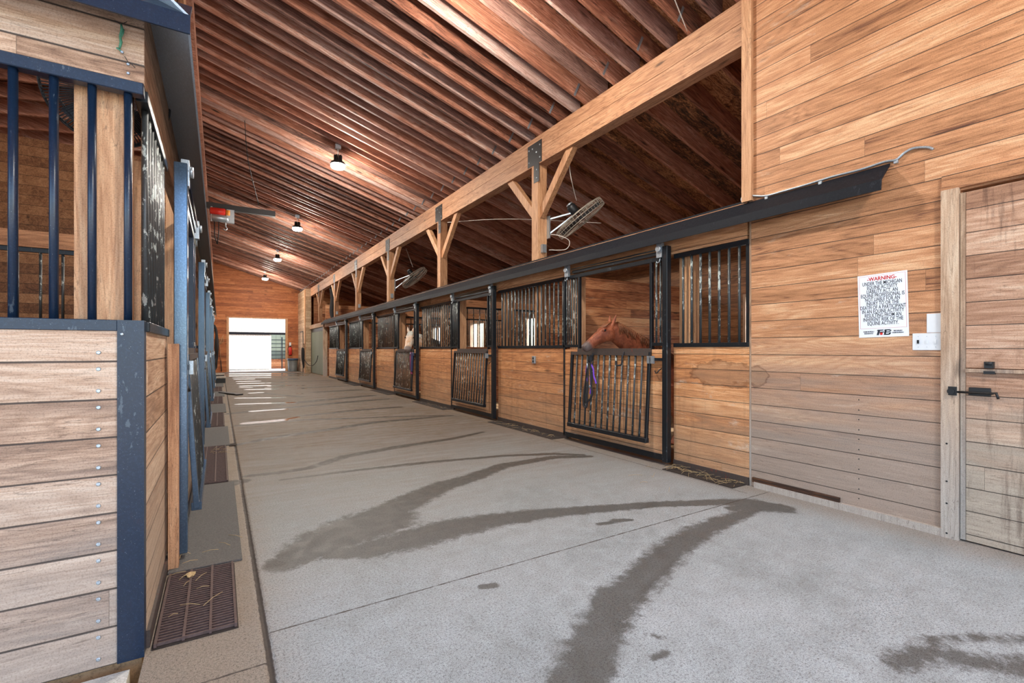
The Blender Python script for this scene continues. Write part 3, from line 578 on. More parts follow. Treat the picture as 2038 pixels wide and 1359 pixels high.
tag(c.build('end_cap_cover', 'blackL'), 'blue-black steel cover across the top of the left corner stall face', 'track cover')
# ------------------------------------------------------------------ left corner stall, end face
YC = 2.33
T = Thing('corner_stall_wall', 'grey planked corner of the left stall with round bolts and a black corner angle', 'stall wall', (-1.5, YC, 0))
T.part('boards', B(-4.0, XL - .08, YC, YC + .045, .0, 1.27), 'left')
T.part('corner_angle', MB().box(XL - .082, XL, YC - .008, YC, 0, 1.312).box(XL - .008, XL, YC, YC + .05, 0, 1.312), 'blackL', 'blue-black steel corner angle')
T.part('sill_rail', B(-4.0, XL - .082, YC - .008, YC + .05, 1.27, 1.312), 'blackL', bevel=.002)
T.part('top_rail', B(-4.0, XL - .002, YC - .012, YC + .035, 2.19, 2.236), 'blackL', bevel=.003)
T.part('header_boards', B(-4.0, XL - .001, YC, YC + .045, 2.237, 2.56), 'left')
b = None
for i in range(34):
    x = -.302 - .106 * i
    if b is None: b = T.part('bar', MB().tube([(x, YC + .015, 1.31), (x, YC + .015, 2.195)], .0135, 12), 'blackL')
    else: c = b.copy(); COL.objects.link(c); c.location = (-.106 * i, 0, 0)
b = None
for i in range(9):
    for dz in (.034, .116):
        z = .1442 * i + dz
        if z < 1.26:
            if b is None: b = T.part('bolt', MB().lathe([(.0075, 0), (.0075, .002), (.005, .0045)], (-.387, YC, z), (0, -1, 0), 14), 'galv'); z0 = z
            else: c = b.copy(); COL.objects.link(c); c.location = (0, 0, z - z0)
T.part('rivet', MB().lathe([(.006, 0), (.006, .002), (.003, .004)], (-.317, YC - .008, 1.258), (0, -1, 0), 10), 'galv')
for z in (2.30, 2.265): T.part('screw', MB().lathe([(.006, 0), (.004, .003)], (-.30, YC, z), (0, -1, 0), 10), 'galv')
grille(L, 2.385, Y0 - .005, 'short barred side front of the left corner stall behind the black angle', mat='black', nb=9, zl=1.31, zt=2.19)
tag(L.box(MB(), .013, .06, 3.14, 3.20, 0, 1.23).build('batten', 'post'), 'pale upright wooden batten on the side of the left corner stall', 'batten')
# inner partition of the corner stall with its own bars
def partition(name, x0, x1, y, label, bars=True, top=2.30, group='partitions between the stalls', zb=1.25):
    T = Thing(name, label, 'partition', ((x0 + x1) / 2, y, 0), group)
    if bars:
        T.part('boards', B(x0, x1, y, y + .05, 0, zb), 'part'); T.part('top_board', B(x0, x1, y - .02, y + .06, 2.13, 2.28), 'railx')
        T.part('rail', B(x0, x1, y, y + .04, 2.09, 2.13), 'black'); b = None; n = int((x1 - x0) / .15)
        for i in range(1, n):
            x = x0 + (x1 - x0) * i / n
            if b is None: b = T.part('bar', MB().tube([(x, y + .02, zb), (x, y + .02, 2.10)], .011, 8), 'wornbar'); xb = x
            else: c = b.copy(); COL.objects.link(c); c.location = (x - xb, 0, 0)
    else: T.part('boards', B(x0, x1, y, y + .05, 0, top), 'part')
    return T
PN = ['first', 'second', 'third', 'fourth', 'fifth', 'sixth']
partition('stall_partition', -4.0, -.49, 5.98, 'barred plank partition inside the left corner stall', group='partitions of the left stalls')
struct('wall_left_inner', B(-4.0, -.49, 9.62, 9.68, 0, 4.3), 'outer')
for k in range(5):
    partition('stall_partition', XR + .205, 7.7, 5.73 + 3.6 * k, ['solid plank partition behind the chestnut horse', 'barred partition seen through the second right opening', 'barred partition behind the pale horse', 'barred partition inside the fourth right stall', 'plank partition at the end of the right stalls'][k], bars=(k in (1, 2, 3)), top=2.34, group='partitions of the right stalls')
# ------------------------------------------------------------------ floor grates, pits and mats
def grate(S, ya, yb, label):
    d0, d1 = .03, .31
    T = Thing('drain_grate', label, 'grate', S.p(.17, (ya + yb) / 2, 0), 'drain grates along the %s stalls' % SIDE[S.r])
    n = int((yb - ya) / .023); m = MB()
    for i in range(n):
        y = ya + (yb - ya) * (i + .5) / n; S.box(m, d0, d1, y - .0035, y + .0035, .004, .016)
    T.part('slats', m, 'grate'); f = MB()
    for d in (d0, (d0 * 2 + d1) / 3, (d0 + d1 * 2) / 3, d1): S.box(f, d - .005, d + .005, ya, yb, .004, .020)
    T.part('frame', f, 'grate'); T.part('pit', S.box(MB(), d0 - .01, d1 + .01, ya - .01, yb + .01, .001, .003), 'pit')
for k in range(5):
    ya = 2.36 if k == 0 else Y0 + BAY * (k - 1) + 1.72; yb = 3.06 if k == 0 else Y0 + BAY * k - .02
    grate(L, ya, yb, ['rusty iron grate with stray straw in front of the left corner stall', 'second iron grate along the left stalls, past the rubber strip', 'third iron grate along the left stalls', 'fourth iron grate along the left stalls, near the steps', 'farthest iron grate along the left stalls'][k])
    y1 = (Y0 + BAY * k + 1.70)
    tag(L.box(MB(), .015, .36, yb + .03, y1 - .02, .0, .012).build('rubber_mat', 'mat', bevel=.002), ['grey rubber strip on the floor at the nearest left door', 'grey rubber strip at the second left door', 'grey rubber strip at the third left door', 'grey rubber strip at the fourth left door', 'grey rubber strip at the fifth left door'][k], 'mat', 'rubber strips by the left stall doors')
    ra = 2.46 if k == 0 else Y0 + BAY * (k - 1) + 1.80; rb = 3.22 if k == 0 else Y0 + BAY * k - .03
    p = R.box(MB(), .0, .215, ra, rb, .0, .006); tag(p.build('drain_strip', 'pit'), ['dark straw-littered drain strip at the foot of the nearest right stall front', 'dark drain strip left of the chestnut horse door', 'dark drain strip between the second and third right doors', 'dark drain strip between the third and fourth right doors', 'dark drain strip before the farthest right door'][k], 'drain', 'drain strips along the right stalls')
tag(B(.10, .17, 6.80, 6.95, .0, .008).build('drain_cover', 'pit'), 'small square dark drain cover in the left kerb', 'drain cover')
# loose straw: nobody could count it
m = MB(); rs = random.Random(9)
def straws(n, x0, x1, y0, y1, z=.012, l=(.03, .14)):
    for _ in range(n):
        x, y = rs.uniform(x0, x1), rs.uniform(y0, y1); a = rs.uniform(0, 6.3); ll = rs.uniform(*l); zz = z + rs.uniform(0, .02)
        c = Vector((x, y, zz)); d = Vector((math.cos(a), math.sin(a), rs.uniform(-.1, .15))) * ll / 2
        m.tube([c - d, c + Vector((0, 0, .006)), c + d], .0014, 4)
straws(44, 3.77, 3.95, 2.47, 3.2); straws(20, 3.77, 3.93, 2.9, 3.3, .02); straws(40, 3.77, 3.95, 5.1, 6.7); straws(18, 3.77, 3.95, 8.6, 10.3); straws(8, -.2, -.02, 2.5, 3.05, .022); straws(6, -.2, .1, 3.1, 3.6, .02); straws(6, 3.0, 3.7, 2.5, 3.5, .004); straws(20, -.25, .1, 6.3, 6.7, .02)
tag(m.build('loose_straw', 'straw'), 'scattered straw lying at the feet of the stall fronts', 'straw', kind='stuff')
def leaf(x, y, z, s_):
    mm = MB(); rings = 7
    pts = [Vector((x + s_ * (math.cos(t) * (1 + .3 * math.sin(3 * t))), y + s_ * 1.3 * math.sin(t), z + .006 * math.sin(4 * t))) for t in [6.283 * i / 11 for i in range(11)]]
    v = [mm.bm.verts.new(p) for p in pts]; u = [mm.bm.verts.new(p + Vector((0, 0, .003))) for p in pts]; mm.bm.faces.new(v); mm.bm.faces.new(u)
    for i in range(11): mm.bm.faces.new((v[i], v[(i + 1) % 11], u[(i + 1) % 11], u[i]))
    return mm
tag(leaf(-.13, 2.98, .022, .022).build('dry_leaf', 'straw'), 'curled dry tan leaf on the near left grate', 'leaf')
# gnawed dark board end at the foot of the high wall
tag(B(XR - .022, XR - .001, 1.72, 2.40, .045, .085).build('rotted_sill_strip', wood('rotten_wood', 'Y', 'Z', None, OR((.3, (14, 8, 5)), (.5, (60, 34, 18)), (.8, (150, 96, 56))))), 'dark rotted strip at the foot of the high plank wall', 'board')
tag(B(XR - .03, XR - .001, 1.129, 2.38, .0, .05).build('kick_board', 'casing'), 'grey kick board along the floor left of the dutch door', 'board')
# ------------------------------------------------------------------ dutch door, sign, switches, conduit
T = Thing('dutch_door', 'weathered plank dutch door in two leaves with a black bolt', 'door', (XR, .55, 0))
T.part('lower_leaf', B(XR - .012, XR + .035, DY0 + .02, DY1 - .03, .01, 1.055), 'door'); T.part('upper_leaf', B(XR - .012, XR + .035, DY0 + .02, DY1 - .03, 1.085, 2.18), 'door')
T.part('edge_batten', MB().box(XR - .014, XR + .035, DY1 - .028, DY1 - .004, .01, 2.18), 'casing'); T.part('ledge', B(XR - .03, XR - .012, DY0 + .02, DY1 - .03, 1.058, 1.080), 'casing', 'pale ledge between the leaves')
T.part('bolt_plate', B(XR - .022, XR - .012, .90, 1.00, .915, .965), 'dark', bevel=.003)
T.part('bolt_bar', MB().tube([(XR - .032, 1.075, .932), (XR - .032, .89, .935), (XR - .045, .872, .94), (XR - .05, .862, .905)], .007, 8), 'dark')
T.part('keeper', MB().box(XR - .045, XR - .033, 1.05, 1.09, .91, .965).lathe([(.018, 0), (.018, .012)], (XR - .045, 1.075, .935), (-1, 0, 0), 12), 'dark')
T.part('latch', MB().box(XR - .045, XR - .012, .885, .925, 1.085, 1.125).box(XR - .035, XR - .012, .88, .93, 1.05, 1.068).lathe([(.022, 0), (.022, .02)], (XR - .03, .905, 1.105), (0, 0, 1), 10), 'dark', 'small black cam latch')
cs = MB(); cs.box(XR - .035, XR, DY1, 1.129, 0, 2.215); cs.box(XR - .035, XR, -.08, DY0, 0, 2.215)
struct('door_frame', cs, 'casing'); struct('trim_4', B(XR - .02, XR, -.08, 1.129, 2.215, 2.31), 'wall')
nb = None
for z in (.03, .22, .36, .60): 
    if nb is None: nb = tag(MB().lathe([(.006, 0), (.004, .003)], (0, 0, 0), (-1, 0, 0), 8).build('screw_head', 'dark'), 'dark screw head in the casing of the dutch door', 'screw', 'screws in the door casing'); nb.location = (XR - .035, 1.10, z)
    else: c = nb.copy(); COL.objects.link(c); c.location = (XR - .035, 1.10, z)
# nail row in the high wall
nb = None
for i in range(8):
    for dz in (.035, .11):
        z = .1442 * i + dz
        if z > .85: continue
        for yy in (1.60,):
            if nb is None: nb = tag(MB().lathe([(.0045, 0), (.003, .002)], (0, 0, 0), (-1, 0, 0), 8).build('nail_head', 'dark'), 'small dark nail head in the upright row below the warning sign', 'nail', 'nails in the high wall'); nb.location = (XR, yy, z)
            else: c = nb.copy(); COL.objects.link(c); c.location = (XR, yy, z)
def text_mesh(body, size, loc, mat, sx=1.0, bold=0.0, name='lettering', parent=None, align='CENTER', rot=0.0):
    cu = bpy.data.curves.new('t', 'FONT'); cu.body = body; cu.size = size; cu.align_x = align; cu.align_y = 'CENTER'; cu.extrude = .0006; cu.offset = bold; cu.resolution_u = 3
    o = bpy.data.objects.new('t', cu); COL.objects.link(o); bpy.context.view_layer.update()
    me = bpy.data.meshes.new_from_object(o.evaluated_get(bpy.context.evaluated_depsgraph_get())); bpy.data.objects.remove(o)
    me.materials.clear(); me.materials.append(M[mat]); t = bpy.data.objects.new(name, me); COL.objects.link(t)
    me.transform(Matrix.Diagonal((sx, 1, 1, 1)))
    me.transform(Matrix(((0, 0, -1, loc[0]), (-1, 0, 0, loc[1]), (0, 1, 0, loc[2]), (0, 0, 0, 1))))
    if parent: t.parent = parent
    return t
SW, SH = .293, .448
sg = thing('warning_sign', 'white paper warning sign about equine liability on the plank wall', 'sign', (XR - .001, 1.4545, 1.511))
sg.rotation_euler = (math.radians(-1.3), 0, 0)
B(-.003, 0, -SW / 2, SW / 2, -SH / 2, SH / 2).build('panel', 'signw', sg)
bd = MB(); t_ = .0012; e = .010; zb = -SH / 2 + .062
for a in ((-SW / 2 + e, SW / 2 - e, SH / 2 - e - t_, SH / 2 - e), (-SW / 2 + e, SW / 2 - e, zb, zb + t_), (-SW / 2 + e, -SW / 2 + e + t_, zb, SH / 2 - e), (SW / 2 - e - t_, SW / 2 - e, zb, SH / 2 - e)): bd.box(-.0036, -.003, *a)
bd.build('border_line', 'redink', sg)
text_mesh('-WARNING-', .037, (-.0034, 0, SH / 2 - .034), 'redink', .86, .0008, 'heading', sg)
for i, (ln, sx) in enumerate([('UNDER THE MICHIGAN', .60), ('EQUINE ACTIVITY', .60), ('LIABILITY ACT, AN', .60), ('EQUINE PROFESSIONAL IS', .60), ('NOT LIABLE FOR AN', .60), ('INJURY TO OR THE', .60), ('DEATH OF A PARTICIPANT', .60), ('IN AN EQUINE ACTIVITY', .60), ('RESULTING FROM AN', .60), ('INHERENT RISK OF THE', .60), ('EQUINE ACTIVITY.', .60)]):
    text_mesh(ln, .037, (-.0034, 0, SH / 2 - .066 - .0285 * i), 'ink', sx, .0002, 'text_line', sg)
for s_, ls in ((1, ('FARM BUREAU', 'INSURANCE')), (-1, ('MICHIGAN', 'FARM BUREAU'))):
    for j, ln in enumerate(ls): text_mesh(ln, .0125, (-.0034, s_ * .086, -SH / 2 + .040 - .013 * j), 'ink', .8, .0003, 'text_line', sg)
lg = MB(); 
def para(y0, y1, z0, z1, sk=.008): 
    lg.hexa([(-.0042, y0, z0), (-.003, y0, z0), (-.003, y1, z0), (-.0042, y1, z0), (-.0042, y0 - sk, z1), (-.003, y0 - sk, z1), (-.003, y1 - sk, z1), (-.0042, y1 - sk, z1)])
zc = -SH / 2 + .032
para(.002, .038, zc + .012, zc + .020); para(.025, .038, zc - .018, zc + .012); para(-.001, .024, zc - .002, zc + .006)
para(-.038, -.004, zc + .012, zc + .020); para(-.038, -.004, zc - .018, zc - .010); para(-.034, -.004, zc - .002, zc + .005); para(-.014, -.004, zc - .018, zc + .014); para(-.043, -.034, zc + .003, zc + .014); para(-.040, -.030, zc - .016, zc - .002)
lg.build('emblem', 'ink', sg); MB().lathe([(.009, 0), (.009, .0012)], (-.0034, .010, zc - .009), (-1, 0, 0), 16).build('emblem_dot', 'redink', sg)
T = Thing('light_switch_plate', 'white three-gang switch plate beside the door casing', 'switch', (XR, 1.206, 1.25))
T.part('plate', B(XR - .006, XR, 1.131, 1.284, 1.194, 1.306), 'white', bevel=.002)
for i, y in enumerate((1.253, 1.208, 1.163)):
    T.part('toggle', MB().box(XR - .012, XR - .006, y - .005, y + .005, 1.238, 1.262), 'dark' if i == 0 else 'white', 'black toggle' if i == 0 else None)
    for z in (1.215, 1.285): T.part('screw', MB().lathe([(.0025, 0), (.002, .001)], (XR - .006, y, z), (-1, 0, 0), 8), 'galv')
tag(B(XR - .006, XR, 1.131, 1.209, 1.309, 1.434).build('blank_wall_plate', 'white', bevel=.002), 'blank white cover plate directly above the light switches', 'cover plate')
def wallpt(px, py, X=XR - .012):
    t = (px - CX) / F; dx = t * math.cos(TH) + math.sin(TH); dy = -t * math.sin(TH) + math.cos(TH); k = X / dx
    return (X, k * dy, EYE + (HY - py) / F * k)
def cord(name, pts, r, mat, label, cat='conduit', n=8, sub=6):
    P = [Vector(p) for p in pts]; Q = []
    for i in range(len(P) - 1):
        a, b_, c_, d_ = P[max(i - 1, 0)], P[i], P[i + 1], P[min(i + 2, len(P) - 1)]
        for j in range(sub):
            t = j / sub; Q.append(.5 * ((2 * b_) + (c_ - a) * t + (2 * a - 5 * b_ + 4 * c_ - d_) * t * t + (-a + 3 * b_ - 3 * c_ + d_) * t ** 3))
    Q.append(P[-1]); o = MB().tube(Q, r, n).build(name, mat)
    if label: tag(o, label, cat)
    return o
cord('conduit', [wallpt(*p) for p in [(1480, 404), (1476, 396), (1485, 389), (1522, 390), (1557, 381), (1600, 369), (1655, 352), (1714, 337), (1760, 322), (1783, 318), (1800, 304), (1818, 295), (1845, 293), (1857, 297)]], .0085, 'galv', 'flexible silver conduit snaking above the end of the black track cover')
cl = None
for p in [(1525, 392), (1632, 362), (1783, 319)]:
    q = wallpt(*p)
    if cl is None: cl = tag(B(-.008, .008, -.012, .012, -.02, .008).build('conduit_clip', 'galv'), 'small silver clip holding the conduit to the plank wall', 'clip', 'clips of the flexible conduit'); cl.location = (XR - .008, q[1], q[2])
    else: c = cl.copy(); COL.objects.link(c); c.location = (XR - .008, q[1], q[2])
T = Thing('wall_outlet', 'grey electrical outlet box on the stall front left of the chestnut horse', 'outlet', (XR, 5.83, 1.05))
oy, oz = wallpt(1063, 716)[1:]
T.part('box', B(XR - .03, XR, oy - .035, oy + .035, oz - .055, oz + .055), 'galv', bevel=.003); T.part('sockets', MB().box(XR - .034, XR - .03, oy - .014, oy + .014, oz + .008, oz + .036).box(XR - .034, XR - .03, oy - .014, oy + .014, oz - .036, oz - .008), 'dark', 'dark socket faces')
# ------------------------------------------------------------------ horses
def ring_loft(bm, rings):        # rings: (centre, side, top, half width, half height)
    R_ = []; n = 16
    for c, sd, tp, hw, hh in rings:
        R_.append([bm.verts.new(c + sd * hw * math.copysign(abs(math.cos(t)) ** .85, math.cos(t)) + tp * hh * math.copysign(abs(math.sin(t)) ** .9, math.sin(t))) for t in [2 * math.pi * k / n for k in range(n)]])
    for A, B_ in zip(R_, R_[1:]):
        for k in range(n): bm.faces.new((A[k], A[(k + 1) % n], B_[(k + 1) % n], B_[k]))
    bm.faces.new(list(reversed(R_[0]))); bm.faces.new(R_[-1])
def horse(label, mz, poll, wi, rump, hide, manemat, wf=1.0):
    mz, poll, wi, rump = map(Vector, (mz, poll, wi, rump)); UP = Vector((0, 0, 1))
    bm = bmesh.new(); ax = (poll - mz); ln = ax.length; a = ax.normalized(); sd = a.cross(UP).normalized(); tp = sd.cross(a).normalized(); k = ln / .58
    prof = [(-.035, .030, .040, -.004), (-.012, .050, .058, -.006), (.04, .060, .066, -.010), (.11, .062, .070, -.012), (.2, .056, .070, -.008), (.32, .058, .078, -.010), (.45, .066, .092, -.016), (.58, .070, .100, -.026), (.70, .082, .122, -.044), (.82, .080, .128, -.056), (.93, .068, .108, -.046), (1.02, .052, .070, -.022), (1.07, .032, .04, -.012)]
    ring_loft(bm, [(mz + ax * s + tp * off * k, sd, tp, hw * k * wf, hh * k) for s, hw, hh, off in prof])
    # lips and chin, cheek, brow
    def blob(c, r, sx=1, sy=1, sz=1):
        M_ = Matrix.Translation(c) @ Matrix((( *(a * 1), 0), (*sd, 0), (*tp, 0), (0, 0, 0, 1))).transposed() @ Matrix.Diagonal((r * sx, r * sy, r * sz, 1))
        bmesh.ops.create_icosphere(bm, subdivisions=2, radius=1, matrix=M_)
    blob(mz + ax * .07 - tp * .048 * k, .034 * k, 1.2, .9, .8); blob(mz + ax * .01 + tp * .0 * k, .046 * k, .8, 1.05, 1.0)
    for g in (-1, 1):
        blob(mz + ax * .76 + sd * g * .040 * k - tp * .070 * k, .075 * k, 1.15, .62, 1.1)
        blob(mz + ax * .66 + sd * g * .058 * k + tp * .052 * k, .032 * k, 1.3, .8, .8)
        blob(mz + ax * .035 + sd * g * .034 * k + tp * .018 * k, .022 * k, 1.2, .8, 1)
        e0 = mz + ax * .97 + sd * g * .045 * k + tp * .035 * k; dr = (tp * .62 + a * .75 + sd * g * .22).normalized(); eb = dr.cross(sd).normalized()
        ring_loft(bm, [(e0 + dr * h * k, sd, eb, w_ * k, d_ * k) for h, w_, d_ in ((-.03, .026, .026), (.02, .030, .026), (.055, .030, .020), (.09, .022, .014), (.118, .012, .009), (.135, .006, .006))])
    # neck
    nb_ = mz + ax * .90 - tp * .050 * k; chest = wi + Vector((0, 0, -.24)) + (wi - rump).normalized() * .12
    mid = (nb_ * .5 + (wi * .5 + chest * .5) * .5) + UP * .03; P = []
    for i in range(9):
        t = i / 8; c = nb_ * (1 - t) ** 2 + mid * 2 * t * (1 - t) + (wi * .55 + chest * .45) * t * t
        d = (2 * (1 - t) * (mid - nb_) + 2 * t * ((wi * .55 + chest * .45) - mid)).normalized(); s_ = d.cross(UP).normalized(); u_ = s_.cross(d).normalized()
        P.append((c, s_, u_, .066 + .07 * t ** 1.3, .115 + .10 * t)); 
        if i == 0: pass
    ring_loft(bm, P)
    # trunk and legs
    bd = (rump - wi); bl = bd.length; b = bd.normalized(); s2 = b.cross(UP).normalized()
    TR = [(-.16, .09, .12, -.22), (-.08, .15, .19, -.22), (.06, .19, .235, -.22), (.25, .22, .245, -.225), (.5, .235, .24, -.22), (.75, .225, .225, -.20), (.95, .20, .20, -.18), (1.08, .14, .15, -.18), (1.14, .07, .08, -.17)]
    ring_loft(bm, [(wi + b * (bl * s) + UP * o_, s2, UP, w_, h_) for s, w_, h_, o_ in TR])
    def limb(pts):
        mbb = MB(); mbb.bm.free(); mbb.bm = bm; mbb.tube([p for p, _ in pts], [r for _, r in pts], 10)
    for g in (-1, 1):
        f = wi + b * .02 + s2 * g * .13; f = Vector((f.x, f.y, 0)); h_ = rump + b * .0 + s2 * g * .14; h_ = Vector((h_.x, h_.y, 0)); z0 = wi.z
        limb([(f + UP * (z0 - .30), .11), (f + UP * (z0 - .52), .075), (f + UP * .42, .045), (f + UP * .36, .048), (f + UP * .28, .032), (f + UP * .14, .030), (f + UP * .09, .038), (f - b * .03 + UP * .05, .036), (f - b * .04 + UP * .004, .052)])
        limb([(h_ + UP * (z0 - .26), .15), (h_ - b * .06 + UP * (z0 - .50), .10), (h_ + b * .08 + UP * .50, .055), (h_ + b * .11 + UP * .46, .05), (h_ + b * .08 + UP * .30, .034), (h_ + b * .06 + UP * .13, .032), (h_ + b * .04 + UP * .08, .038), (h_ + b * .01 + UP * .004, .052)])
    bmesh.ops.recalc_face_normals(bm, faces=bm.faces)
    me = bpy.data.meshes.new('body'); bm.to_mesh(me); bm.free(); tmp = bpy.data.objects.new('t', me); COL.objects.link(tmp)
    rm = tmp.modifiers.new('r', 'REMESH'); rm.mode = 'VOXEL'; rm.voxel_size = .0085; sm_ = tmp.modifiers.new('s', 'SMOOTH'); sm_.iterations = 5; sm_.factor = .6
    bpy.context.view_layer.update(); me2 = bpy.data.meshes.new_from_object(tmp.evaluated_get(bpy.context.evaluated_depsgraph_get())); bpy.data.objects.remove(tmp)
    nv = len(me2.vertices); co = np.empty(nv * 3); me2.vertices.foreach_get('co', co); co = co.reshape(-1, 3)
    d_ = (co - np.array(mz)) @ np.array(a) / k; att = me2.attributes.new('muzzle', 'FLOAT', 'POINT'); att.data.foreach_set('value', np.clip(1.15 - d_ / .16, 0, 1).astype(np.float32) * (np.linalg.norm(co - np.array(mz), axis=1) < .4))
    me2.polygons.foreach_set('use_smooth', np.ones(len(me2.polygons), bool)); me2.materials.clear(); me2.materials.append(M[hide])
    loc = Vector((wi.x, wi.y, 0)); me2.transform(Matrix.Translation(-loc)); root = thing('horse', label, 'horse', loc)
    bo = bpy.data.objects.new('body', me2); COL.objects.link(bo); bo.parent = root
    def part(nm, mb, mat):
        o = mb.build(nm, mat); o.data.transform(Matrix.Translation(-loc)); o.parent = root; return o
    for g in (-1, 1):
        e = MB(); bmesh.ops.create_uvsphere(e.bm, u_segments=14, v_segments=10, radius=.019 * k, matrix=Matrix.Translation(mz + ax * .655 + sd * g * .067 * k * wf + tp * .040 * k)); 
        for f_ in e.bm.faces: f_.smooth = True
        part('eye', e, 'eye')
        e = MB(); bmesh.ops.create_uvsphere(e.bm, u_segments=10, v_segments=8, radius=1, matrix=Matrix.Translation(mz + ax * .02 + sd * g * .047 * k * wf + tp * .020 * k) @ Matrix(((*a, 0), (*sd, 0), (*tp, 0), (0, 0, 0, 1))).transposed() @ Matrix.Diagonal((.013 * k, .006 * k, .010 * k, 1)))
        part('nostril', e, 'hoof')
    rr = random.Random(3); hm = MB()
    for i in range(200):          # mane along the crest
        t = rr.random() ** 1.1; j = min(7, int(t * 8)); c, s_, u_, hw, hh = P[j]; c2 = P[j + 1]; q = t * 8 - j
        top = (c + u_ * (hh - .004)) * (1 - q) + (c2[0] + c2[2] * c2[4]) * q; g = 1 if rr.random() < .25 else -1; g = -g
        hm.tube([top, top + s_ * g * .040 + UP * .004, top + s_ * g * (hw * .8 + .008) - UP * .04 + b * rr.uniform(-.02, .02), top + s_ * g * (hw + .008) - UP * rr.uniform(.09, .15) + b * rr.uniform(-.03, .03)], [.005, .006, .005, .002], 5)
    part('mane', hm, manemat); hm = MB()
    for i in range(34):          # forelock
        g = rr.uniform(-1, 1); top = mz + ax * 1.02 + sd * g * .03 * k + tp * .045 * k
        hm.tube([top, mz + ax * .93 + sd * g * .045 * k + tp * .072 * k, mz + ax * .82 + sd * (g * .055 + rr.uniform(-.01, .01)) * k + tp * .078 * k, mz + ax * rr.uniform(.66, .76) + sd * (g * .06) * k + tp * .072 * k], [.008, .009, .007, .002], 5)
    part('forelock', hm, manemat); return root
horse('chestnut horse with a ginger forelock resting its head over the nearest stall door', (3.72, 4.36, 1.215), (4.13, 4.30, 1.50), (4.92, 4.12, 1.05), (5.65, 3.95, 1.10), 'sorrel', 'sorrelmane')
horse('pale horse with a tan face looking out of the third right stall', (3.79, 10.85, 1.17), (4.03, 11.26, 1.60), (4.70, 11.22, 1.32), (5.60, 11.3, 1.30), 'pale', 'palemane', 1.3)
# tack hanging on the doors
T = Thing('lead_rope', 'black lead rope looped down over the drop grille under the chestnut horse', 'rope', (3.82, 4.38, 1.15))
q = lambda y, z, d=.155: (XR - d, y, z)
def smooth(P, sub=6):
    P = [Vector(p) for p in P]; Q = []
    for i in range(len(P) - 1):
        a, b_, c_, d_ = P[max(i - 1, 0)], P[i], P[i + 1], P[min(i + 2, len(P) - 1)]
        for j in range(sub):
            t = j / sub; Q.append(.5 * ((2 * b_) + (c_ - a) * t + (2 * a - 5 * b_ + 4 * c_ - d_) * t * t + (-a + 3 * b_ - 3 * c_ + d_) * t ** 3))
    return Q + [P[-1]]
T.part('loop', MB().tube(smooth([q(4.36, 1.15, .11), q(4.36, 1.05), q(4.35, .90), q(4.34, .75), q(4.33, .66), q(4.36, .60), q(4.41, .56), q(4.43, .50), q(4.46, .485), q(4.485, .53), q(4.475, .65), q(4.45, .80), q(4.42, .95), q(4.40, 1.04), q(4.375, 1.10, .12)]), .012, 8), 'rope')
T.part('strand', MB().tube(smooth([q(4.37, 1.05, .18), q(4.375, .85, .18), q(4.385, .70, .18), q(4.40, .55, .18)]), .009, 8), 'rope'); T.part('knot', MB().lathe([(.01, -.04), (.028, -.015), (.028, .02), (.01, .05)], q(4.365, 1.08, .15), (0, 0, 1), 10), 'rope'); T.part('snap_hook', MB().lathe([(.007, -.03), (.012, 0), (.007, .03)], q(4.38, 1.0, .185), (0, 0, 1), 8), 'galv', 'grey metal snap')
T = Thing('purple_halter', 'purple nylon halter hanging behind the black lead rope', 'halter', (3.82, 4.32, 1.0))
T.part('strap', MB().tube(smooth([q(4.36, 1.02, .145), q(4.32, .96, .145), q(4.31, .88, .145), q(4.28, .82, .145), q(4.27, .79, .145)]), .011, 6).tube(smooth([q(4.37, .88, .145), q(4.36, .80, .145), q(4.36, .72, .145), q(4.37, .66, .145)]), .013, 6).tube(smooth([q(4.44, 1.0, .145), q(4.45, .9, .145), q(4.42, .8, .145)]), .008, 6), 'purple'); T.part('buckle', MB().lathe([(.014, -.004), (.018, 0), (.014, .004)], q(4.365, .75, .162), (1, 0, 0), 10), 'galv')
tag(MB().tube(smooth([(XR - .10, 3.86, 1.17), (XR - .125, 3.86, 1.10), (XR - .13, 3.87, 1.03), (XR - .15, 3.92, 1.02), (XR - .15, 3.93, 1.07)]), .010, 6).build('latch_cord', 'rope'), 'short black strap hanging from the right end of the nearest drop grille', 'strap')
T = Thing('hanging_halter', 'maroon and navy halter hanging on the third right stall door beside the pale horse', 'halter', (XR - .12, 10.66, 1.1))
T.part('strap', MB().tube(smooth([(3.83, 10.72, 1.13), (3.82, 10.70, 1.0), (3.82, 10.68, .85), (3.82, 10.66, .70), (3.82, 10.62, .62)]), .022, 6), 'maroon'); T.part('cloth', MB().tube(smooth([(3.83, 10.60, 1.12), (3.82, 10.60, .95), (3.82, 10.61, .8), (3.82, 10.62, .68)]), .03, 6), 'navy'); T.part('ring', MB().lathe([(.02, -.005), (.026, 0), (.02, .005)], (3.80, 10.68, 1.10), (1, 0, 0), 10), 'galv')
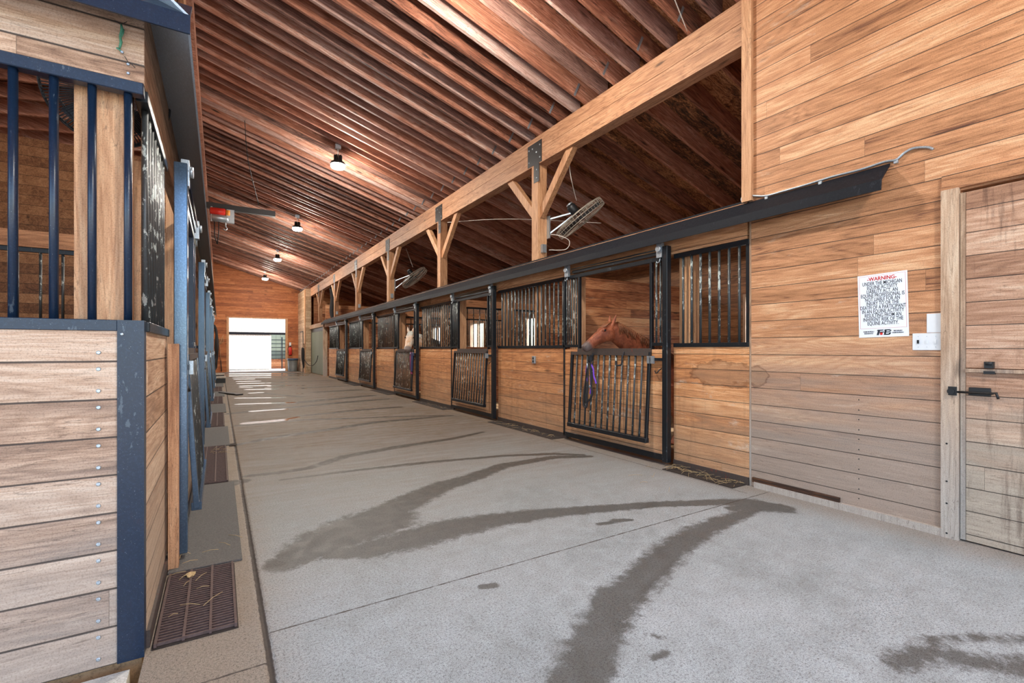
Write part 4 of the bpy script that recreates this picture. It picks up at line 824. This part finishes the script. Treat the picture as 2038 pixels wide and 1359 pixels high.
# twine tied on the left header
T = Thing('green_twine', 'frayed green twine tied to a nail on the left header board', 'twine', (-.31, YC - .01, 2.3)) 
def onY(px, py, Y):
    t = (px - CX) / F; dx = t * math.cos(TH) + math.sin(TH); dy = -t * math.sin(TH) + math.cos(TH); k = Y / dy
    return (k * dx, Y, EYE + (HY - py) / F * k)
yt = YC - .012
T.part('cord', MB().tube([onY(*p, yt) for p in [(241, 48), (243, 60), (239, 72), (241, 84), (238, 96)]], [.003, .006, .004, .005, .004], 6).tube([onY(*p, yt) for p in [(246, 58), (245, 66), (241, 74)]], .003, 6).tube([onY(*p, yt) for p in [(232, 95), (238, 99), (243, 104)]], .003, 6), 'twine')
T.part('tail', MB().tube([onY(*p, yt) for p in [(228, 40), (240, 49), (253, 43)]], .0012, 5).tube([onY(*p, yt) for p in [(248, 112), (254, 122), (262, 128), (269, 135)]], .0013, 5), 'rope'); T.part('nail', MB().lathe([(.006, 0), (.004, .004)], onY(243, 104, yt), (0, -1, 0), 8), 'galv')
# ------------------------------------------------------------------ fans
def fan(label, c, nrm, rad, arm_to, cord_pts=None, cm='fangrey', ns=44):
    c = Vector(c); n = Vector(nrm).normalized(); T = Thing('barn_fan', label, 'fan', c, 'cage fans hung beside the posts'); u = n.orthogonal().normalized(); v = n.cross(u)
    P = lambda r, t, h: c + (u * math.cos(t) + v * math.sin(t)) * r + n * h
    m = MB()
    for r, h in ((rad, .055), (rad, -.055), (rad * 1.01, 0), (rad * .8, .075), (rad * .8, -.075), (rad * .5, .082), (rad * .5, -.082), (rad * .25, .085), (rad * .25, -.085)):
        m.tube([P(r, 2 * math.pi * i / 40, h) for i in range(40)], .0045 if r > rad * .9 else .0028, 5, closed=True)
    for i in range(ns):
        t = 2 * math.pi * i / ns; m.tube([P(.05, t, .085), P(rad * .5, t, .082), P(rad * .8, t, .075), P(rad, t, .055), P(rad * 1.01, t, 0), P(rad, t, -.055), P(rad * .8, t, -.075), P(rad * .5, t, -.082), P(.05, t, -.085)], .0022, 4)
    T.part('cage', m, cm)
    hub = T.part('hub', MB().lathe([(.05, -.03), (.06, 0), (.05, .03)], c, n, 16), 'fandark')
    for i in range(4):
        t0 = math.pi / 2 * i; m = MB(); A = [P(.05, t0 - .2, -.02), P(rad * .55, t0 - .3, -.04), P(rad * .88, t0 - .2, -.03), P(rad * .9, t0 + .25, .03), P(rad * .55, t0 + .3, .035), P(.05, t0 + .2, .02)]
        a_ = [m.bm.verts.new(p) for p in A]; b_ = [m.bm.verts.new(p + n * .004) for p in A]; m.bm.faces.new(a_); m.bm.faces.new(list(reversed(b_)))
        for j in range(6): m.bm.faces.new((a_[j], a_[(j + 1) % 6], b_[(j + 1) % 6], b_[j]))
        T.part('blade', m, 'fandark')
    mo = T.part('motor', MB().lathe([(.04, .08), (.068, .09), (.07, .22), (.05, .25)], c, n, 18), 'dark'); T.part('motor_cap', MB().lathe([(.052, .25), (.05, .27), (.02, .28)], c, n, 16), 'galv', parent=mo)
    a = Vector(arm_to); br = MB(); br.bar(a, c + n * .12, .03, .02); br.bar(a + Vector((0, 0, -.22)), c + n * .10, .02, .02); br.box(a.x - .01, a.x + .01, a.y - .03, a.y + .03, a.z - .28, a.z + .05)
    T.part('bracket', br, 'galv')
    if cord_pts: T.part('power_cord', MB().tube(smooth([Vector(p) for p in cord_pts]), .006, 6), 'white_wire')
    return T
fan('grey cage fan tilted beside the nearest braced post', (4.53, 5.40, 3.13), (-.55, .30, .78), .40, (XR + .172, 5.66, 3.12), [(4.50, 5.45, 3.4), (4.35, 5.4, 3.72), (4.3, 5.4, 4.1)])
fan('grey cage fan tilted beside the third braced post', (4.63, 12.65, 3.20), (-.55, .30, .78), .40, (XR + .172, 12.88, 3.10), [(4.6, 12.7, 3.5), (4.4, 12.7, 4.0)])
fan('dark mesh fan hanging inside the left corner stall behind the bars', onY(215, 185, 3.35), (.15, -.8, -.35), .27, (-.40, 2.62, 2.9), cm='fandark', ns=110)
cord('fan_cord', [(4.16, 5.66, 2.90), (4.20, 5.5, 2.86), (4.32, 5.4, 2.78), (4.30, 5.45, 2.66), (4.12, 5.62, 2.66)], .006, 'white_wire', 'pale cable drooping from the nearest fan to the grey box on its post', 'cable')
# ------------------------------------------------------------------ lamps
LY = [-1.3, 4.02, 9.16, 14.55, 19.95, 25.7]; lampn = ['', 'ceiling lamp at the top edge of the photo, nearest of all', 'second nearest round ceiling lamp, the largest fully visible', 'third round ceiling lamp down the aisle', 'fourth round ceiling lamp down the aisle', 'farthest round ceiling lamp']  # first LY entry: unseen lamp added behind the camera to brighten the near floor
def make_lamp():
    r = thing('ceiling_lamp', lampn[1], 'lamp', (1.87, LY[1], 4.60), 'round lamps over the aisle')
    MB().lathe([(.11, .021), (.131, .022), (.137, .035), (.12, .07), (.06, .10), (.045, .14)], (0, 0, 0), (0, 0, 1), 28).build('housing', 'dark', r)
    m = MB(); m.lathe([(.127, .02), (.126, -.012), (.112, -.036), (.07, -.052), (.03, -.056)], (0, 0, 0), (0, 0, 1), 28); m.build('lens', 'lens', r); MB().lathe([(.022, -.056), (.02, -.062)], (0, 0, 0), (0, 0, 1), 12).build('sensor', 'galv', r)
    m = MB()
    for i in range(10):
        t = 2 * math.pi * i / 10; m.box(-.004, .004, .03, .075, .07, .20)
        bmesh.ops.rotate(m.bm, verts=m.bm.verts[-8:], cent=(0, 0, 0), matrix=Matrix.Rotation(t, 3, 'Z'))
    m.build('heat_sink', 'dark', r); m = MB(); m.tube([(0, 0, .19), (0, 0, .40)], .008, 6); m.box(-.05, .05, -.03, .03, .32, .40); m.build('hanger', 'galv', r)
    return r
lp = make_lamp()
for y, lb in zip(LY, lampn):
    if y == LY[1]: continue
    c = copytree(lp); c.location = (1.87, y, 4.60); c['label'] = lb or 'unseen round lamp added behind the viewpoint to light the near floor'
for px, py in [(683, 404), (655, 418), (700, 425)]:
    pass
# ------------------------------------------------------------------ hoist
hp = lambda px, py, Y=14.9: Vector(onY(px, py, Y))
T = Thing('electric_hoist', 'red and silver electric hoist hanging high at the left under a dark rail', 'hoist', hp(440, 430))
T.part('rail', MB().bar((-.30, 14.9, 5.02), (1.34, 14.9, 5.02), .12, .15, (0, 0, 1)), 'fandark', 'dark steel rail'); 
T.part('motor', MB().lathe([(.06, 0), (.10, .02), (.10, .34), (.07, .37)], (-.22, 14.84, 4.87), (1, 0, 0), 18), 'red', 'red motor housing'); T.part('gear_cover', MB().lathe([(.08, 0), (.095, .02), (.095, .10)], (.14, 14.84, 4.86), (1, 0, 0), 16), 'orangep', 'orange label band'); T.part('drum', MB().lathe([(.085, 0), (.10, .02), (.10, .36), (.08, .38)], (-.18, 14.84, 4.70), (1, 0, 0), 18), 'galv', 'silver drum')
T.part('bracket', MB().box(.16, .34, 14.78, 14.92, 4.60, 4.95).box(-.2, -.16, 14.8, 14.9, 4.60, 4.98), 'galv'); T.part('hook', MB().tube(smooth([(.14, 14.84, 4.62), (.14, 14.84, 4.50), (.17, 14.84, 4.44), (.13, 14.84, 4.40), (.09, 14.84, 4.43)]), .016, 8), 'galv')
T.part('chain', MB().tube([(-.12, 14.84, 4.62), (-.11, 14.84, 4.2), (-.05, 14.84, 4.0)], .013, 6).tube([(-.02, 14.84, 4.62), (-.02, 14.84, 4.3), (-.05, 14.84, 4.0)], .013, 6), 'dark', 'dark looped chain')
cord('slack_rope', [hp(487, 240, 9.0), hp(494, 320, 9.0), hp(515, 408, 9.0)], .006, 'dark', 'thin dark cord hanging down in front of the rafters', 'cord')
cord('rafter_cable', [(XR - 1.75, 2.37, roofz(XR - 1.75) - .01), (XR - .9, 2.73, roofz(XR - .9) - .012), (XR - .05, 3.05, roofz(XR - .05) - .01)], .005, 'white_wire', 'thin white cable strung diagonally under the nearest rafters', 'cable')
cord('post_cable', [(4.05, 9.1, 3.85), (4.6, 7.6, 3.65), (5.4, 5.9, 3.30)], .006, 'white_wire', 'white cable running down from the second post behind the beam', 'cable')
# ------------------------------------------------------------------ far end
T = Thing('trash_can', 'grey metal trash can with a dark blue rim in the far right corner', 'bin', (3.44, 28.3, 0))
T.part('can', MB().lathe([(.22, 0), (.225, .02), (.25, .3), (.26, .66), (.275, .68)], (3.40, 28.25, 0), (0, 0, 1), 24), 'bin'); T.part('liner', MB().lathe([(.276, .60), (.286, .63), (.288, .69), (.26, .70)], (3.40, 28.25, 0), (0, 0, 1), 24), 'binlid', 'dark blue liner rim')
T = Thing('fire_extinguisher', 'red fire extinguisher on the far wall right of the doorway', 'extinguisher', (3.33, YF - .1, 1.1))
T.part('cylinder', MB().lathe([(.06, -.24), (.085, -.22), (.085, .12), (.05, .19), (.025, .22)], (3.33, YF - .11, 1.12), (0, 0, 1), 16), 'red'); T.part('valve', MB().box(3.30, 3.37, YF - .14, YF - .08, 1.34, 1.40).tube(smooth([(3.30, YF - .11, 1.37), (3.22, YF - .11, 1.33), (3.20, YF - .11, 1.15), (3.23, YF - .11, .98)]), .012, 6), 'dark'); T.part('gauge_tag', MB().box(3.28, 3.38, YF - .03, YF - .01, 1.38, 1.58), 'white', 'white tag')
T = Thing('pitchfork', 'wooden handled pitchfork leaning on the far wall left of the doorway', 'fork', (.0, YF - .06, 0))
T.part('handle', MB().tube([(.05, YF - .10, .62), (.0, YF - .05, 1.45)], .022, 8), 'post'); T.part('grip', MB().tube([(.085, YF - .12, .05), (.05, YF - .10, .62)], .022, 8), 'dark', 'dark lower end')
m = MB()
for i in range(5):
    x = -.14 + .07 * i; m.tube([(0, YF - .05, 1.45), (x, YF - .05, 1.55), (x * 1.15, YF - .04, 1.82 - abs(i - 2) * .0)], .009, 6)
T.part('tines', m, 'straw')
tag(MB().bar((.02, YF - .016, 1.52), (.17, YF - .016, 1.95), .03, .02, (0, 1, 0)).build('wooden_stick', 'post'), 'short pale stick stuck up behind the pitchfork head', 'stick')
T = Thing('hung_tack', 'black bridles and straps hanging on the far left wall beside the stalls', 'tack', (XL + .05, 24.0, 1.6))
rr = random.Random(5)
struct('wall_tack', B(XL - .06, XL, 21.3, YF, 0, 4.62), 'leftside')
for i in range(9):
    y = 21.6 + i * .6; z1 = rr.uniform(.3, .9); T.part('strap', MB().tube(smooth([(XL + .06, y, 2.25 - rr.random() * .15), (XL + .14, y + .05, 1.9), (XL + .10 + rr.random() * .08, y - .05, 1.3), (XL + .13, y + .1, z1 + .2), (XL + .06, y, z1)]), rr.uniform(.02, .05), 6), 'rope')
for i, (y, x0, x1) in enumerate([(19.85, -.14, .20), (22.3, -.18, .17)]):
    T = Thing('mounting_step', ['low wooden step with dark sides by the left wall, the nearer of two', 'low wooden step by the left wall, the farther of two'][i], 'step', (x0 + .17, y, 0), 'steps by the left wall')
    T.part('tread', B(x0, x1, y - .25, y + .55, .17, .21), 'conc'); T.part('side', MB().box(x0 + .01, x1 - .02, y - .2, y + .5, .0, .17), 'fandark', 'dark box under the tread')
tag(MB().bar((.05, 15.2, .02), (.45, 14.2, .02), .16, .03).build('rubber_block', 'fandark'), 'dark rubber bar lying across the left kerb', 'bar')
# right far end: alcove, wooden casing, sage door, hose, narrow door
struct('wall_alcove', MB().box(XR + .07, 7.7, 22.4, 22.46, 0, 3.2), 'part')
tag(B(XR - .03, XR + .13, 22.30, 22.48, 0, 2.42).build('alcove_post', 'casing'), 'pale post at the far side of the dark alcove', 'post')
struct('trim_5', B(XR - .04, XR + .02, 22.3, 26.1, 2.22, 2.42), 'casing')
T = Thing('sliding_panel_door', 'sage green sliding panel door in the far right wall', 'door', (XR + .05, 24.2, 0)); T.part('panel', B(XR + .03, XR + .07, 22.5, 26.05, .02, 2.22), 'doorgreen'); T.part('frame', MB().box(XR + .02, XR + .03, 22.5, 22.62, .02, 2.22).box(XR + .02, XR + .03, 25.9, 26.03, .02, 2.22).box(XR + .02, XR + .03, 22.62, 25.9, 2.05, 2.2), 'black')
T = Thing('narrow_door', 'narrow pale door near the far right corner', 'door', (3.73, 27.4, 0)); T.part('leaf', B(3.715, 3.738, 26.9, 27.8, .02, 2.1), 'farpale'); T.part('frame', MB().box(3.71, 3.739, 26.85, 26.9, 0, 2.15).box(3.71, 3.739, 27.8, 27.85, 0, 2.15).box(3.71, 3.739, 26.9, 27.8, 2.1, 2.15), 'dark')
tag(B(3.70, 3.739, 26.05, 26.3, 0, 4.25).build('pale_corner_post', 'post'), 'tall pale post where the long beam ends at the far right', 'post')
T = Thing('hose_coil', 'black hose coiled on a hook beside the far sage door', 'hose', (3.66, 26.2, 1.2)); m = MB()
for i in range(5):
    r_ = .17 + .025 * i; m.tube([(3.58 + .02 * i, 26.15 + .02 * i + r_ * .9 * math.sin(t), .95 + r_ * 1.9 * math.cos(t) - .05 * i) for t in [6.283 * j / 24 for j in range(24)]], .018, 6, closed=True)
T.part('coil', m, 'rope'); T.part('hanger', MB().box(3.60, 3.695, 26.1, 26.25, 1.30, 1.50), 'casing', 'wooden hook block'); T.part('tail', MB().tube(smooth([(3.66, 26.0, .7), (3.72, 25.2, .45), (3.80, 24.4, .42), (3.88, 23.8, .62), (3.92, 23.6, .9)]), .016, 6), 'rope')
tag(MB().tube(smooth([(4.2, 21.9, 3.9), (4.24, 21.9, 3.4), (4.2, 21.9, 2.9), (4.26, 21.9, 2.55)]), .09, 8).build('hanging_black_bag', 'rope'), 'long black bundle hanging between the two farthest posts', 'bundle')
struct('wall_loft', B(XR + .16, 7.7, 26.1, 26.16, 2.4, 4.3), 'part')
# ------------------------------------------------------------------ building across the yard
YB = 31.6
T = Thing('white_steel_building', 'white ribbed steel building outside the far doorway with a grey gated opening', 'building', (4, YB, 0))
T.part('wall', MB().box(-12, 2.55, YB, YB + .1, 0, 5.5).box(2.55, 5.5, YB, YB + .1, 2.10, 5.5).box(5.5, 16, YB, YB + .1, 0, 5.5), 'ribbed'); T.part('door_track', B(-3, 6, YB - .12, YB - .001, 2.07, 2.20), 'hood', 'dark door track')
T.part('sliding_door', MB().box(-1.2, 2.62, YB - .08, YB - .03, .05, 2.06), 'ribbed'); T.part('inner_wall', MB().box(2.5, 7, YB + 2.5, YB + 2.6, 0, 3.2), 'doorgreen'); T.part('inner_boards', B(2.5, 7, YB + 1.2, YB + 1.26, 0, .62), 'part')
T = Thing('pipe_gate', 'dark pipe gate inside the opening of the white building', 'gate', (3.4, YB + .7, 0)); T.part('rails', (lambda m: [m.tube([(2.5, YB + .7, z), (5.0, YB + .7, z)], .022, 6) for z in (.62, .85, 1.08, 1.31, 1.54, 1.77)] and m)(MB()), 'dark'); T.part('upright', MB().tube([(3.28, YB + .7, 0), (3.28, YB + .7, 1.95)], .035, 8), 'dark')
bpy.context.view_layer.update()
